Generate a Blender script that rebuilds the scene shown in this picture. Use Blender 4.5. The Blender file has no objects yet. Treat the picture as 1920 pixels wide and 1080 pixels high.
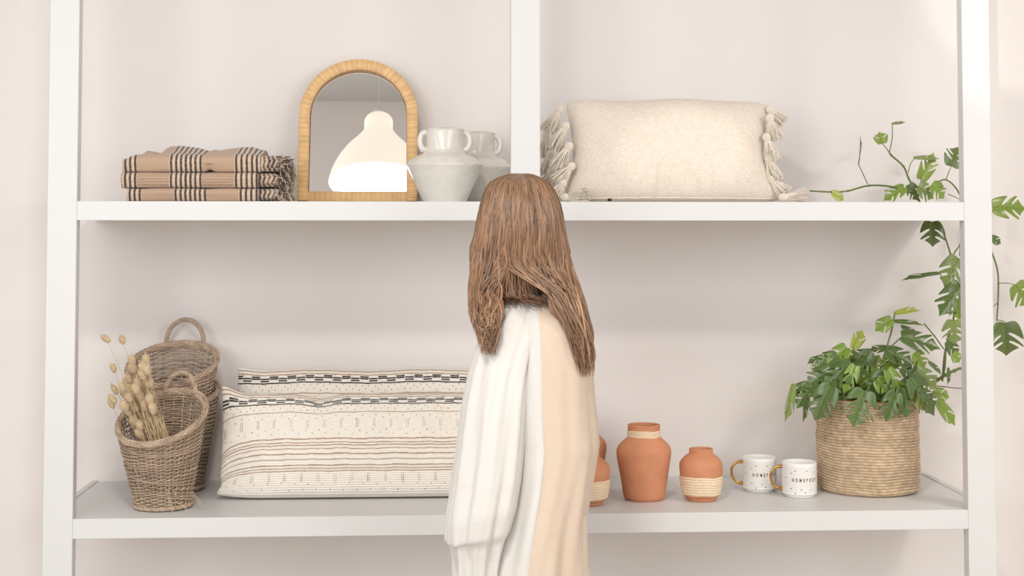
import bpy, math, random
import numpy as np
from mathutils import Vector, Matrix
random.seed(7); rng = np.random.RandomState(7)
scene = bpy.context.scene
col = scene.collection
PI = math.pi

# ------------------------------------------------------------------ camera
F_PX, CY_PX, YAW, PITCH, ROLL = 2750.0, 295.8, 0.0539, 0.0453, 0.0003
CAM = np.array([0.0, -3.5, 1.5])
_f = np.array([math.sin(YAW)*math.cos(PITCH), math.cos(YAW)*math.cos(PITCH), math.sin(PITCH)])
_r = np.array([math.cos(YAW), -math.sin(YAW), 0.0]); _u = np.cross(_r, _f)
CR = math.cos(ROLL)*_r + math.sin(ROLL)*_u; CU = -math.sin(ROLL)*_r + math.cos(ROLL)*_u
cd = bpy.data.cameras.new('camera'); cam = bpy.data.objects.new('camera', cd); col.objects.link(cam)
cam.matrix_world = Matrix(((CR[0], CU[0], -_f[0], CAM[0]), (CR[1], CU[1], -_f[1], CAM[1]), (CR[2], CU[2], -_f[2], CAM[2]), (0, 0, 0, 1)))
cd.sensor_width = 36; cd.lens = 36*F_PX/1920; cd.shift_y = (CY_PX-540)/1920; cd.clip_start = 0.05
scene.camera = cam

def at(px, py, Y):
    v = _f + (px-960)/F_PX*CR - (py-CY_PX)/F_PX*CU
    return CAM + v*((Y+3.5)/v[1])
def onz(px, py, z):
    v = _f + (px-960)/F_PX*CR - (py-CY_PX)/F_PX*CU
    return CAM + v*((z-1.5)/v[2])
def mpp(Y): return (Y+3.5)/F_PX

# ------------------------------------------------------------------ world, lights, exposure
scene.view_settings.view_transform = 'Standard'; scene.view_settings.look = 'None'
scene.view_settings.exposure = -0.03; scene.view_settings.gamma = 1.0; scene.view_settings.use_curve_mapping = False
w = bpy.data.worlds.new('world'); scene.world = w; w.use_nodes = True
w.node_tree.nodes['Background'].inputs[0].default_value = (0.80, 0.90, 1.0, 1)
w.node_tree.nodes['Background'].inputs[1].default_value = 1.5
XL, XR, YF, YB, ZC = -3.4, 3.7, -4.3, 0.505, 4.43
def area(name, loc, target, sx, sy, power, color):
    l = bpy.data.lights.new(name, 'AREA'); l.shape = 'RECTANGLE'; l.size = sx; l.size_y = sy
    l.energy = power; l.color = color
    o = bpy.data.objects.new(name, l); col.objects.link(o); o.location = loc
    o.rotation_euler = (Vector(target)-Vector(loc)).to_track_quat('-Z', 'Y').to_euler()
    return o
# daylight at the left wall, then fill from two added front windows
area('window_daylight', (XL+0.04, -2.75, 2.55), (XL+2, -2.75, 2.55), 1.7, 1.7, 14, (0.93, 0.97, 1.0))
area('window_daylight', (2.3, YF+0.04, 2.15), (2.3, 0, 2.15), 1.9, 1.9, 40, (0.92, 0.96, 1.0))
area('window_daylight', (-1.7, YF+0.04, 2.15), (-1.7, 0, 2.15), 1.9, 1.9, 58, (0.91, 0.97, 1.0))

# ------------------------------------------------------------------ mesh helpers
class G:
    def __init__(s): s.v = []; s.q = []; s.t = []; s.n = 0; s.c = []; s.has = False
    def add(s, v, q=None, t=None, c=None):
        v = np.asarray(v, float).reshape(-1, 3)
        s.v.append(v)
        if q is not None and len(q): s.q.append(np.asarray(q, int)+s.n)
        if t is not None and len(t): s.t.append(np.asarray(t, int)+s.n)
        if c is None: c = np.ones((len(v), 3))
        else: s.has = True; c = np.broadcast_to(np.asarray(c, float), (len(v), 3))
        s.c.append(c); s.n += len(v); return s
    def grid(s, P, wu=False, wv=False, c=None):
        n, m = P.shape[:2]
        I = np.arange(n*m).reshape(n, m)
        A = np.vstack([I, I[:1]]) if wu else I
        A = np.hstack([A, A[:, :1]]) if wv else A
        q = np.stack([A[:-1, :-1], A[1:, :-1], A[1:, 1:], A[:-1, 1:]], -1).reshape(-1, 4)
        return s.add(P.reshape(-1, 3), q, None, None if c is None else np.asarray(c).reshape(-1, 3))
    def fan(s, ring, c=None, flip=False):
        ring = np.asarray(ring); n = len(ring); v = np.vstack([ring, ring.mean(0)])
        t = [((i+1) % n, i, n) if flip else (i, (i+1) % n, n) for i in range(n)]
        return s.add(v, None, t, c)
    def box(s, a, b, bev=0.0):
        a = np.array(a, float); b = np.array(b, float); e = min(bev, 0.45*min(b-a))
        if e <= 0:
            v = [(x, y, z) for x in (a[0], b[0]) for y in (a[1], b[1]) for z in (a[2], b[2])]
            return s.add(v, [(0, 1, 3, 2), (4, 6, 7, 5), (0, 4, 5, 1), (2, 3, 7, 6), (0, 2, 6, 4), (1, 5, 7, 3)])
        rings = []
        for (ins, z) in ((e, a[2]), (0, a[2]+e), (0, b[2]-e), (e, b[2])):
            x0, x1, y0, y1 = a[0]+ins, b[0]-ins, a[1]+ins, b[1]-ins; k = e if ins == 0 else e*.6
            rings.append([(x0+k, y0, z), (x1-k, y0, z), (x1, y0+k, z), (x1, y1-k, z), (x1-k, y1, z), (x0+k, y1, z), (x0, y1-k, z), (x0, y0+k, z)])
        P = np.array(rings); s.grid(P.transpose(0, 1, 2), False, True)
        s.fan(P[0], flip=False); s.fan(P[-1], flip=True); return s
    def tube(s, path, r, n=8, cap=True, c=None, flat=1.0, ref=(0, 0, 1), closed=False):
        p = np.asarray(path, float); k = len(p); r = np.broadcast_to(np.asarray(r, float), (k,))
        T = np.gradient(p, axis=0)
        if closed: T = np.roll(p, -1, 0)-np.roll(p, 1, 0)
        T /= np.linalg.norm(T, axis=1)[:, None]+1e-12
        R0 = np.array(ref, float)
        if abs(T[0]@R0) > .95: R0 = np.array([1., 0, 0])
        N = np.zeros_like(p); cur = R0-T[0]*(R0@T[0]); cur /= np.linalg.norm(cur); N[0] = cur
        for i in range(1, k):
            cur = cur-T[i]*(cur@T[i]); cur /= np.linalg.norm(cur)+1e-12; N[i] = cur
        B = np.cross(T, N); a = np.arange(n)*2*PI/n
        P = p[:, None]+r[:, None, None]*(np.cos(a)[None, :, None]*N[:, None]+flat*np.sin(a)[None, :, None]*B[:, None])
        cc = None if c is None else np.broadcast_to(np.asarray(c, float).reshape(-1, 1, 3) if np.ndim(c) == 2 else np.asarray(c, float), (k, n, 3))
        s.grid(P, closed, True, cc)
        if cap and not closed:
            s.fan(P[0], None if cc is None else cc[0, 0]); s.fan(P[-1], None if cc is None else cc[-1, 0], True)
        return s
    def lathe(s, prof, cen=(0, 0, 0), n=64, disp=None, sx=1, sy=1):
        pr = np.array(prof, float); a = np.arange(n)*2*PI/n
        R = pr[:, 0][:, None]*np.ones(n)
        Z = pr[:, 1][:, None]*np.ones(n)
        if disp is not None: R = R+disp(a[None, :], Z)*(R > 1e-4)
        P = np.stack([R*np.cos(a)*sx+cen[0], R*np.sin(a)*sy+cen[1], Z+cen[2]], -1)
        return s.grid(P, False, True)
    def ell(s, c0, rad, n=16, m=10, c=None, M=None):
        th = np.linspace(0, PI, m); a = np.arange(n)*2*PI/n
        P = np.stack([np.sin(th)[:, None]*np.cos(a), np.sin(th)[:, None]*np.sin(a), np.cos(th)[:, None]*np.ones(n)], -1)*np.array(rad)
        if M is not None: P = P@np.asarray(M).T
        P = P+np.array(c0)
        return s.grid(P, False, True, None if c is None else np.broadcast_to(np.asarray(c, float), P.shape))

def link(name, g, mat, parent=None, origin=None, smooth=True, base=None):
    v = np.vstack(g.v); cc = np.vstack(g.c)
    if parent is not None: origin = np.array(parent['_o'])
    elif origin is None: origin = np.array([(v[:, 0].min()+v[:, 0].max())/2, (v[:, 1].min()+v[:, 1].max())/2, v[:, 2].min()])
    v = v-origin
    q = np.vstack(g.q) if g.q else np.zeros((0, 4), int); t = np.vstack(g.t) if g.t else np.zeros((0, 3), int)
    me = bpy.data.meshes.new(name); me.vertices.add(len(v)); me.vertices.foreach_set('co', v.ravel().astype(np.float32))
    li = np.concatenate([q.ravel(), t.ravel()]); me.loops.add(len(li)); me.loops.foreach_set('vertex_index', li.astype(np.int32))
    ls = np.concatenate([np.arange(len(q))*4, len(q)*4+np.arange(len(t))*3]).astype(np.int32)
    me.polygons.add(len(ls)); me.polygons.foreach_set('loop_start', ls)
    me.update(calc_edges=True); me.validate()
    me.polygons.foreach_set('use_smooth', [smooth]*len(me.polygons))
    if g.has:
        at_ = me.color_attributes.new('Col', 'FLOAT_COLOR', 'POINT')
        at_.data.foreach_set('color', np.hstack([cc, np.ones((len(cc), 1))]).ravel().astype(np.float32))
    me.materials.append(mat)
    o = bpy.data.objects.new(name, me); col.objects.link(o)
    if parent is not None: o.parent = parent; o['_o'] = parent['_o']
    else: o.location = origin; o['_o'] = list(origin)
    return o
def thing(name, loc, label, cat, group=None):
    o = bpy.data.objects.new(name, None); col.objects.link(o); o.location = loc; o['_o'] = [float(x) for x in loc]
    o.empty_display_size = .05
    o['label'] = label; o['category'] = cat
    if group: o['group'] = group
    return o
def tag(o, label, cat, group=None):
    o['label'] = label; o['category'] = cat
    if group: o['group'] = group
    return o
def struct(name, g, mat, parent=None, smooth=False):
    o = link(name, g, mat, parent, smooth=smooth)
    if parent is None: o['kind'] = 'structure'
    return o
def dup(root, loc, label, rz=0, scale=1, group=None):
    c = root.copy(); col.objects.link(c); c.location = loc; c.rotation_euler = (0, 0, rz); c.scale = (scale,)*3
    c['label'] = label
    if group: c['group'] = group
    def rec(a, b):
        for ch in [x for x in bpy.data.objects if x.parent == a]:
            d = ch.copy(); col.objects.link(d); d.parent = b; rec(ch, d)
    rec(root, c); return c
def lin(c): return tuple((x/255/12.92 if x/255 <= .04045 else ((x/255+.055)/1.055)**2.4) for x in c)
def L(*c): return np.array(lin(c))
def nz(x, y, s=0.0):   # cheap smooth noise in about -1..1
    return (np.sin(x*1.0+1.7*np.sin(y*.9+s)+s)+np.sin(y*1.3+1.3*np.sin(x*.7-s)+2*s)+np.sin((x+y)*1.9+s*3)*.5)/2.5

# ------------------------------------------------------------------ materials
def mat(name, rgb, rough=.6, var=0., vscale=20., bump=0., bscale=200., attr=False, metal=0., spec=.5, stretch=(1, 1, 1), sheen=0., trans=0., coat=0., detail=4, sss=0.):
    m = bpy.data.materials.new(name); m.use_nodes = True; nt = m.node_tree; N = nt.nodes; b = N['Principled BSDF']
    c = (*lin(rgb), 1)
    b.inputs['Base Color'].default_value = c; b.inputs['Roughness'].default_value = rough; b.inputs['Metallic'].default_value = metal
    b.inputs['Specular IOR Level'].default_value = spec
    if sheen: b.inputs['Sheen Weight'].default_value = sheen
    if trans: b.inputs['Transmission Weight'].default_value = trans
    if coat: b.inputs['Coat Weight'].default_value = coat; b.inputs['Coat Roughness'].default_value = .08
    if sss: b.inputs['Subsurface Weight'].default_value = sss; b.inputs['Subsurface Scale'].default_value = .01
    tc = N.new('ShaderNodeTexCoord'); mp = N.new('ShaderNodeMapping'); nt.links.new(tc.outputs['Object'], mp.inputs[0])
    mp.inputs['Scale'].default_value = stretch
    src = None
    if attr:
        a = N.new('ShaderNodeAttribute'); a.attribute_name = 'Col'; src = a.outputs['Color']
    if var:
        n = N.new('ShaderNodeTexNoise'); n.inputs['Scale'].default_value = vscale; n.inputs['Detail'].default_value = detail
        nt.links.new(mp.outputs[0], n.inputs['Vector'])
        mr = N.new('ShaderNodeMapRange'); nt.links.new(n.outputs['Fac'], mr.inputs[0])
        mr.inputs[1].default_value = .3; mr.inputs[2].default_value = .7; mr.inputs[3].default_value = 1-var; mr.inputs[4].default_value = 1+var*.6
        vm = N.new('ShaderNodeVectorMath'); vm.operation = 'SCALE'
        if src: nt.links.new(src, vm.inputs[0])
        else: vm.inputs[0].default_value = c[:3]
        nt.links.new(mr.outputs[0], vm.inputs['Scale']); src = vm.outputs[0]
    if src: nt.links.new(src, b.inputs['Base Color'])
    if bump:
        n2 = N.new('ShaderNodeTexNoise'); n2.inputs['Scale'].default_value = bscale; n2.inputs['Detail'].default_value = 3
        nt.links.new(mp.outputs[0], n2.inputs['Vector'])
        bp = N.new('ShaderNodeBump'); bp.inputs['Strength'].default_value = bump; bp.inputs['Distance'].default_value = .001
        nt.links.new(n2.outputs['Fac'], bp.inputs['Height']); nt.links.new(bp.outputs[0], b.inputs['Normal'])
    return m
def linen(name, rgb, rgb2, amt=.5, sc=1.0):
    m = mat(name, rgb, .9, sheen=.2); nt = m.node_tree; N = nt.nodes; b = N['Principled BSDF']
    tc = N.new('ShaderNodeTexCoord'); outs = []
    for st in ((900*sc, 300*sc, 60*sc), (60*sc, 300*sc, 900*sc)):
        mp = N.new('ShaderNodeMapping'); mp.inputs['Scale'].default_value = st; nt.links.new(tc.outputs['Object'], mp.inputs[0])
        n = N.new('ShaderNodeTexNoise'); n.inputs['Scale'].default_value = 1; n.inputs['Detail'].default_value = 2; nt.links.new(mp.outputs[0], n.inputs['Vector']); outs.append(n.outputs['Fac'])
    ad = N.new('ShaderNodeMath'); ad.operation = 'ADD'; nt.links.new(outs[0], ad.inputs[0]); nt.links.new(outs[1], ad.inputs[1])
    mr = N.new('ShaderNodeMapRange'); nt.links.new(ad.outputs[0], mr.inputs[0]); mr.inputs[1].default_value = .75; mr.inputs[2].default_value = 1.25
    mx = N.new('ShaderNodeMix'); mx.data_type = 'RGBA'; nt.links.new(mr.outputs[0], mx.inputs[0])
    mx.inputs[6].default_value = (*lin(rgb2), 1); mx.inputs[7].default_value = (*lin(rgb), 1); nt.links.new(mx.outputs[2], b.inputs['Base Color'])
    bp = N.new('ShaderNodeBump'); bp.inputs['Strength'].default_value = amt; bp.inputs['Distance'].default_value = .0012
    nt.links.new(ad.outputs[0], bp.inputs['Height']); nt.links.new(bp.outputs[0], b.inputs['Normal']); return m

M_wall = mat('wall_paint', (240, 233, 229), .85, var=.012, vscale=2.5, bump=.05, bscale=300)
M_ceil = mat('ceiling_paint', (205, 202, 198), .9, var=.02, vscale=2)
M_floor = mat('pale_oak_floor', (206, 198, 188), .5, var=.12, vscale=6, stretch=(1, 8, 1))
M_shelf = mat('white_satin_paint', (221, 220, 219), .45, var=.008, vscale=8, bump=.04, bscale=150)
M_frame = mat('window_frame_paint', (240, 240, 238), .4, var=.01)
M_glass = mat('window_glass', (255, 255, 255), .0, trans=1.0, var=.001)

# ------------------------------------------------------------------ the room
g = G().box((XL-.1, YB, -.1), (XR+.1, YB+.12, ZC+.1)); struct('wall_back', g, M_wall)
g = G().box((XL-.1, YF-.1, -.12), (XR+.1, YB, 0)); struct('floor', g, M_floor)
g = G().box((XL-.1, YF-.1, ZC), (XR+.1, YB, ZC+.12)); struct('ceiling', g, M_ceil)
g = G().box((XR, YF-.1, 0), (XR+.12, YB, ZC)); struct('wall_right', g, M_wall)
def wall_with_hole(fn, a0, a1, z0, z1, holes):
    g = G(); holes = sorted(holes); cur = a0
    for (h0, h1, k0, k1) in holes:
        fn(g, cur, h0, z0, z1); fn(g, h0, h1, z0, k0); fn(g, h0, h1, k1, z1); cur = h1
    fn(g, cur, a1, z0, z1); return g
lw = (-3.65, -1.85, 1.65, 3.45)
g = wall_with_hole(lambda g, a, b, c, d: g.box((XL-.12, a, c), (XL, b, d)), YF-.1, YB, 0, ZC, [lw]); struct('wall_left', g, M_wall)
fw = [(-2.7, -.7, 1.15, 3.15), (1.3, 3.3, 1.15, 3.15)]  # unseen front windows, added to hold the fill lights
g = wall_with_hole(lambda g, a, b, c, d: g.box((a, YF-.12, c), (b, YF, d)), XL, XR, 0, ZC, fw); struct('wall_front', g, M_wall)
def room_or_added_window(n, fn, a0, a1, z0, z1):
    g = G(); t = .05
    for (p, q, r, s) in ((a0, a1, z0, z0+t), (a0, a1, z1-t, z1), (a0, a0+t, z0+t, z1-t), (a1-t, a1, z0+t, z1-t), ((a0+a1)/2-.02, (a0+a1)/2+.02, z0+t, z1-t)): fn(g, p, q, r, s, .0, .07)
    o = struct('window_%d' % n, g, M_frame)
    g = G(); fn(g, a0+.03, a1-.03, z0+.03, z1-.03, .03, .034); link('pane', g, M_glass, o, smooth=False)
room_or_added_window(1, lambda g, a, b, c, d, e, f: g.box((XL-.11+e, a, c), (XL-.11+f, b, d)), *lw)
room_or_added_window(2, lambda g, a, b, c, d, e, f: g.box((a, YF-.11+e, c), (b, YF-.11+f, d)), *fw[0])  # this frame and the next are added around the front fill
room_or_added_window(3, lambda g, a, b, c, d, e, f: g.box((a, YF-.11+e, c), (b, YF-.11+f, d)), *fw[1])
g = G().box((XL, YB-.016, 0), (XR, YB, .11)); struct('baseboard_back', g, M_shelf)

# ------------------------------------------------------------------ the shelving unit
ZU, ZUB, ZL, ZLB = 1.5542, 1.5086, .8138, .7674
xLo, xLi, xCl, xCr, xRi, xRo = -.9042, -.8355, .186, .2565, 1.2888, 1.3574
PD = .034
su = thing('shelving_unit', ((xLo+xRo)/2, .25, 0), 'white painted wooden open shelving unit on the back wall, holding every ornament', 'shelf')
TOPZ = 2.42
link('post', G().box((xLo, 0, 0), (xLi, PD, TOPZ), .0012), M_shelf, su, smooth=False)
link('post', G().box((xRi, 0, 0), (xRo, PD, TOPZ), .0012), M_shelf, su, smooth=False)
link('divider', G().box((xCl, .0005, ZU), (xCr, PD, TOPZ-.0446), .0012), M_shelf, su, smooth=False)
def shelf(zb, zt):
    g = G().box((xLo+.002, PD, zb+.012), (xRo-.002, YB, zt))         # deck
    s = link('shelf', g, M_shelf, su, smooth=False)
    link('front_edge', G().box((xLi, .0008, zb), (xRi, PD, zt), .001), M_shelf, s, smooth=False)
    for x0, x1 in ((xLo-.003, xLo+.014), (xRo-.014, xRo+.003)):
        link('side_rail', G().box((x0, PD, zb+.002), (x1, YB, zt+.0025), .001), M_shelf, s, smooth=False)
shelf(ZUB, ZU); shelf(ZLB, ZL); shelf(.09, .135); shelf(TOPZ-.0446, TOPZ)

#@@OBJECTS
# ------------------------------------------------------------------ lathe things
def clay_disp(seed, a=.0006):
    return lambda th, z: a*(np.sin(2*th+seed)+.6*np.sin(3*th+z*40+seed)+.5*np.sin(5*th-z*70))
M_terra = mat('terracotta', (214, 148, 112), .75, var=.10, vscale=22, bump=.35, bscale=120, spec=.25)
M_band = mat('cream_raffia_band', (244, 220, 188), .7, var=.12, vscale=60, bump=.3, bscale=300, stretch=(1, 1, 4))
def dens(prof, k=6):
    p = np.array(prof, float); t = np.arange(len(p)); tt = np.linspace(0, len(p)-1, (len(p)-1)*k+1)
    # catmull-rom for soft shoulders
    out = []
    for x in tt:
        i = min(int(x), len(p)-2); f = x-i; a = p[max(i-1, 0)]; b = p[i]; c = p[i+1]; d = p[min(i+2, len(p)-1)]
        out.append(.5*((2*b)+(c-a)*f+(2*a-5*b+4*c-d)*f*f+(3*b-a-3*c+d)*f**3))
    o = np.array(out); o[:, 0] = np.maximum(o[:, 0], 0); return o
def ribs_band(g, r_of_z, z0, z1, n, pitch_a=.0016):
    rows = n*6+1; z = np.linspace(z0, z1, rows); r = np.array([r_of_z(q) for q in z])+.0006+pitch_a*np.abs(np.sin(np.linspace(0, n*PI, rows)))**.6
    th = np.arange(96)*2*PI/96
    zz = z[:, None]+.0008*np.sin(3*th+1)[None]+.0005*np.sin(7*th)[None]
    P = np.stack([r[:, None]*np.cos(th), r[:, None]*np.sin(th), zz], -1)
    g.grid(P, False, True)
def tv_big():
    s = mpp(.2)
    R = lambda *p: [(a*s, b*s) for a, b in p]
    H = 138
    out = dens(R((0, 0), (30, 0), (35, 1.5), (38.5, 8), (41.5, 28), (45.5, 52), (49.5, 76), (50.5, 88), (47.5, 98), (39, 107), (31, 114), (29.3, 119), (29.3, 132), (30.2, 136), (28, 138)))
    inn = dens(R((28, 138), (25.8, 136), (25.6, 118), (35, 104), (46, 90), (42, 60), (34, 8), (0, 6)))
    return out, inn, (lambda z: 29.4*s), 115*s, 128*s, 4
def tv_small():
    s = mpp(.2)
    R = lambda *p: [(a*s, b*s) for a, b in p]
    out = dens(R((0, 0), (22, 0), (26.5, 1.5), (28.5, 6), (33.5, 11), (37.3, 28), (38.8, 46), (39.5, 62), (38, 70), (31, 79), (23, 85), (21.4, 88), (21.6, 93), (20.5, 95)))
    inn = dens(R((20.5, 95), (18.3, 93), (18.2, 86), (28, 77), (36, 64), (33, 30), (24, 7), (0, 5)))
    zz = out[:, 1]; rr = out[:, 0]
    return out, inn, (lambda z: float(np.interp(z, zz, rr))), 11.5*s, 46*s, 7
def terracotta(kind, px, bottom_py, label, name):
    b = onz(px, bottom_py, ZL); r = (36 if kind == 'big' else 27)*mpp(.2)
    loc = (b[0], b[1]+r, ZL)
    t = thing(name, loc, label, 'vase', 'terracotta vases')
    out, inn, rz, z0, z1, n = (tv_big if kind == 'big' else tv_small)()
    g = G().lathe(out, loc, 80, clay_disp(1.3)); g.lathe(inn, loc, 80)
    link('body', g, M_terra, t)
    g = G(); ribs_band(g, rz, z0, z1, n); g.v = [v+np.array(loc) for v in g.v]
    link('raffia_band', g, M_band, t)
    return t
tb = terracotta('big', 1213, 942.5, 'tall terracotta vase in full view, cream band round its neck, right of the person', 'terracotta_vase')
ts = terracotta('small', 1320, 942.5, 'small squat terracotta vase with wide cream band, beside the white mugs', 'terracotta_vase')
p = onz(1091, 931, ZL); dup(tb, (p[0], p[1]+.045, ZL), 'tall terracotta vase mostly hidden behind the person and a smaller vase')
p = onz(1106, 950.5, ZL); dup(ts, (p[0], p[1]+.036, ZL), 'small banded terracotta vase half hidden behind the person', 1.2)

# grey white glazed vases with two ear handles
M_glaze = mat('grey_white_crackle_glaze', (226, 221, 212), .27, var=.05, vscale=45, bump=.25, bscale=35, coat=.5, detail=8)
def handled(px, Y, rim_py, label):
    s = mpp(Y); c = at(px, 300, Y); loc = (c[0], Y, ZU)
    t = thing('handled_vase', loc, label, 'vase', 'glazed two-handled vases')
    zr = at(px, rim_py, Y)[2]-ZU; k = zr/s/139.
    R = lambda *p: [(a*s, b*s*k) for a, b in p]
    out = dens(R((0, 0), (36, 0), (40, 1), (42, 6), (54, 32), (67, 60), (71.5, 69), (70.5, 73), (58, 84), (42, 92), (37.5, 96), (35, 101), (34.8, 120), (35.4, 134), (36, 137.5), (34, 139)), 8)
    inn = dens(R((34, 139), (31, 137), (30.5, 100), (50, 82), (62, 68), (38, 8), (0, 6)))
    g = G().lathe(out, loc, 96, clay_disp(px*.1, .0009)); g.lathe(inn, loc, 96); link('body', g, M_glaze, t)
    for sd in (-1, 1):
        g = G(); a = np.linspace(-.62*PI, .62*PI, 26)
        path = np.stack([loc[0]+sd*(36.0+9.5*np.cos(a)+1)*s, loc[1]+0*a, loc[2]+(116*k+16*np.sin(a)*1.0)*s], -1)
        g.tube(path, 5.2*s*(1+.12*np.abs(np.sin(a))), 14); link('handle', g, M_glaze, t)
    return t
handled(834, .17, 242, 'pale grey glazed vase with two ear handles, the nearer one overlapping the mirror')
handled(891.5, .345, 249, 'pale grey glazed vase with ear handles, behind the nearer one and the divider')

# ------------------------------------------------------------------ mugs
M_mug = mat('white_glazed_ceramic', (247, 245, 241), .18, attr=True, coat=.4, var=.004)
M_gold = mat('polished_gold', (205, 150, 80), .18, metal=1., var=.05, vscale=30)
M_print = mat('bronze_foil', (120, 84, 58), .3, metal=.6, var=.15, vscale=300)
M_ink = mat('dark_dot_glaze', (62, 50, 42), .3, var=.05)
def text_mesh(body, size):
    cu = bpy.data.curves.new('t', 'FONT'); cu.body = body; cu.size = size; cu.align_x = 'CENTER'; cu.align_y = 'CENTER'; cu.space_character = 2.1
    cu.offset = size*.035; cu.extrude = 0
    o = bpy.data.objects.new('t', cu); col.objects.link(o); dg = bpy.context.evaluated_depsgraph_get()
    me = bpy.data.meshes.new_from_object(o.evaluated_get(dg))
    import bmesh
    bm = bmesh.new(); bm.from_mesh(me); bmesh.ops.triangulate(bm, faces=bm.faces[:])
    for _ in range(1): bmesh.ops.subdivide_edges(bm, edges=bm.edges[:], cuts=1)
    bmesh.ops.triangulate(bm, faces=bm.faces[:])
    v = np.array([x.co[:] for x in bm.verts]); f = [[x.index for x in q.verts] for q in bm.faces]; bm.free()
    bpy.data.objects.remove(o); return v, f
MR, MH = .0443, .0865
def mug(loc, label):
    t = thing('mug', loc, label, 'mug', 'white mugs'); L0 = np.array(loc)
    # outer wall with a fine printed hexagon grid
    nth, nzr = 760, 190; th = np.arange(nth)*2*PI/nth; z = np.linspace(.0095, MH-.003, nzr)
    X = (th*MR)[None]*np.ones((nzr, 1)); Z = z[:, None]*np.ones((1, nth)); h = .00232
    hx = h*math.sqrt(3)/1.0
    n_around = round(2*PI*MR/hx); hx = 2*PI*MR/n_around; h = hx/math.sqrt(3)
    def dist(X, Z):
        best = None
        for ox, oz in ((0, 0), (hx/2, h*1.5)):
            a = (X-ox+hx/2) % hx-hx/2; b = (Z-oz+h*1.5) % (3*h)-h*1.5
            a, b = np.abs(a), np.abs(b)
            d = np.maximum(a, a*.5+b*.866)-hx/2
            best = d if best is None else np.minimum(best, d)
        return best
    d = dist(X, Z); m = np.clip((d+hx*.10)/(hx*.08), 0, 1); m *= ((Z > .0135) & (Z < MH-.008))*.75
    C = L(248, 246, 242)[None, None]*(1-m[..., None])+L(196, 186, 176)[None, None]*m[..., None]
    P = np.stack([MR*np.cos(th)[None]*np.ones((nzr, 1)), MR*np.sin(th)[None]*np.ones((nzr, 1)), Z], -1)+L0
    g = G().grid(P, False, True, C); w_ = L(248, 246, 242)
    prof = [(0, .002), (MR-.009, .002), (MR-.0075, 0), (MR-.0055, .0015), (MR-.0045, .006), (MR-.001, .0085), (MR, .0095)]
    g2 = G().lathe(prof, loc, 96); g.grid(g2.v[0].reshape(len(prof), 96, 3), False, True, np.broadcast_to(w_, (len(prof), 96, 3)))
    prof = [(MR, MH-.003), (MR-.0004, MH-.0008), (MR-.0016, MH), (MR-.0030, MH-.001), (MR-.0034, MH-.004), (MR-.0036, .012), (MR-.008, .007), (0, .0065)]
    g2 = G().lathe(prof, loc, 96); g.grid(g2.v[0].reshape(len(prof), 96, 3), False, True, np.broadcast_to(w_, (len(prof), 96, 3)))
    link('body', g, M_mug, t)
    zc = .049; a = np.linspace(-.56*PI, .56*PI, 34); hx_, hz = .0235, .0255
    xx = -MR-.006-hx_*np.cos(a)+.006; xx = np.where(np.abs(a) > .5*PI, -MR-.005+.0 , xx)
    path = np.stack([np.minimum(-MR+.0010, -MR-.0275*np.maximum(np.cos(a*.9), 0)**.8-.0002), 0*a, zc+.0275*np.sin(a*.9)*(1-.08*np.sin(a))], -1)+L0
    r = .0031*(1+.65*np.abs(a/a.max())**6)
    link('handle', G().tube(path, r, 14, ref=(0, 1, 0)), M_gold, t)
    phi0 = -PI/2+.10
    v, f = text_mesh('HOMEBODY', .0098)
    v[:, 0] *= .0680/(v[:, 0].max()-v[:, 0].min()); v[:, 1] *= .0088/(v[:, 1].max()-v[:, 1].min())
    ph = phi0+.06+v[:, 0]/MR; rr = MR+.00025
    link('lettering', G().add(np.stack([rr*np.cos(ph), rr*np.sin(ph), .0455+v[:, 1]], -1)+L0, None, f), M_print, t)
    g = G(); spots = [(-.0335, .062), (-.0225, .069), (.0065, .069), (.030, .065), (-.0335, .0245), (-.0225, .0128), (-.0075, .0225), (.0025, .0155), (.0185, .0225), (.045, .03), (-.05, .05), (.055, .06)]
    for k in range(1, 5): spots += [(.06+.03*k, .02+.012*(k % 3)), (.058+.03*k, .066-.01*(k % 2))]
    for sx, sz in spots:
        a = np.arange(10)*2*PI/10; ph = phi0+(sx+.0014*np.cos(a))/MR
        g.fan(np.stack([(MR+.0003)*np.cos(ph), (MR+.0003)*np.sin(ph), sz+.0014*np.sin(a)], -1)+L0)
    link('dots', g, M_ink, t)
    return t
p = onz(1430, 924.5, ZL); m1 = mug((p[0], p[1]+MR-.006, ZL), 'white printed mug with gold handle, the rear one, further left')
p = onz(1506, 935, ZL); dup(m1, (p[0], p[1]+MR-.006, ZL), 'white printed mug with gold handle, the front one touching the rope planter', -.06)

# ------------------------------------------------------------------ mirror
MIR_A = math.radians(12)
M_ratt = mat('honey_rattan', (212, 160, 100), .5, attr=True, var=.12, vscale=40, bump=.2, bscale=200)
M_mirror = mat('silvered_glass', (250, 250, 250), .0, metal=1.0, var=.001)
M_mback = mat('mirror_backing_board', (150, 112, 70), .8, var=.1)
YM = .375; sm = mpp(YM+.04); mc = at(670.5, 300, YM); mloc = (mc[0], YM, ZU)
mr = thing('arched_mirror', mloc, 'arched table mirror with a rattan-wrapped frame, leaning between the blankets and the grey vases', 'mirror')
def mplane(x, h, dpt):   # mirror-plane coordinates -> world: x right, h up the frame, dpt towards the viewer
    ca, sa = math.cos(MIR_A), math.sin(MIR_A)
    return np.stack([mloc[0]+x, mloc[1]+h*sa-dpt*ca, mloc[2]+h*ca+dpt*sa], -1)
Rm = 100.5*sm; Hs = 163*sm/math.cos(MIR_A); fw_ = 9.5*sm; fd = .015
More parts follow.
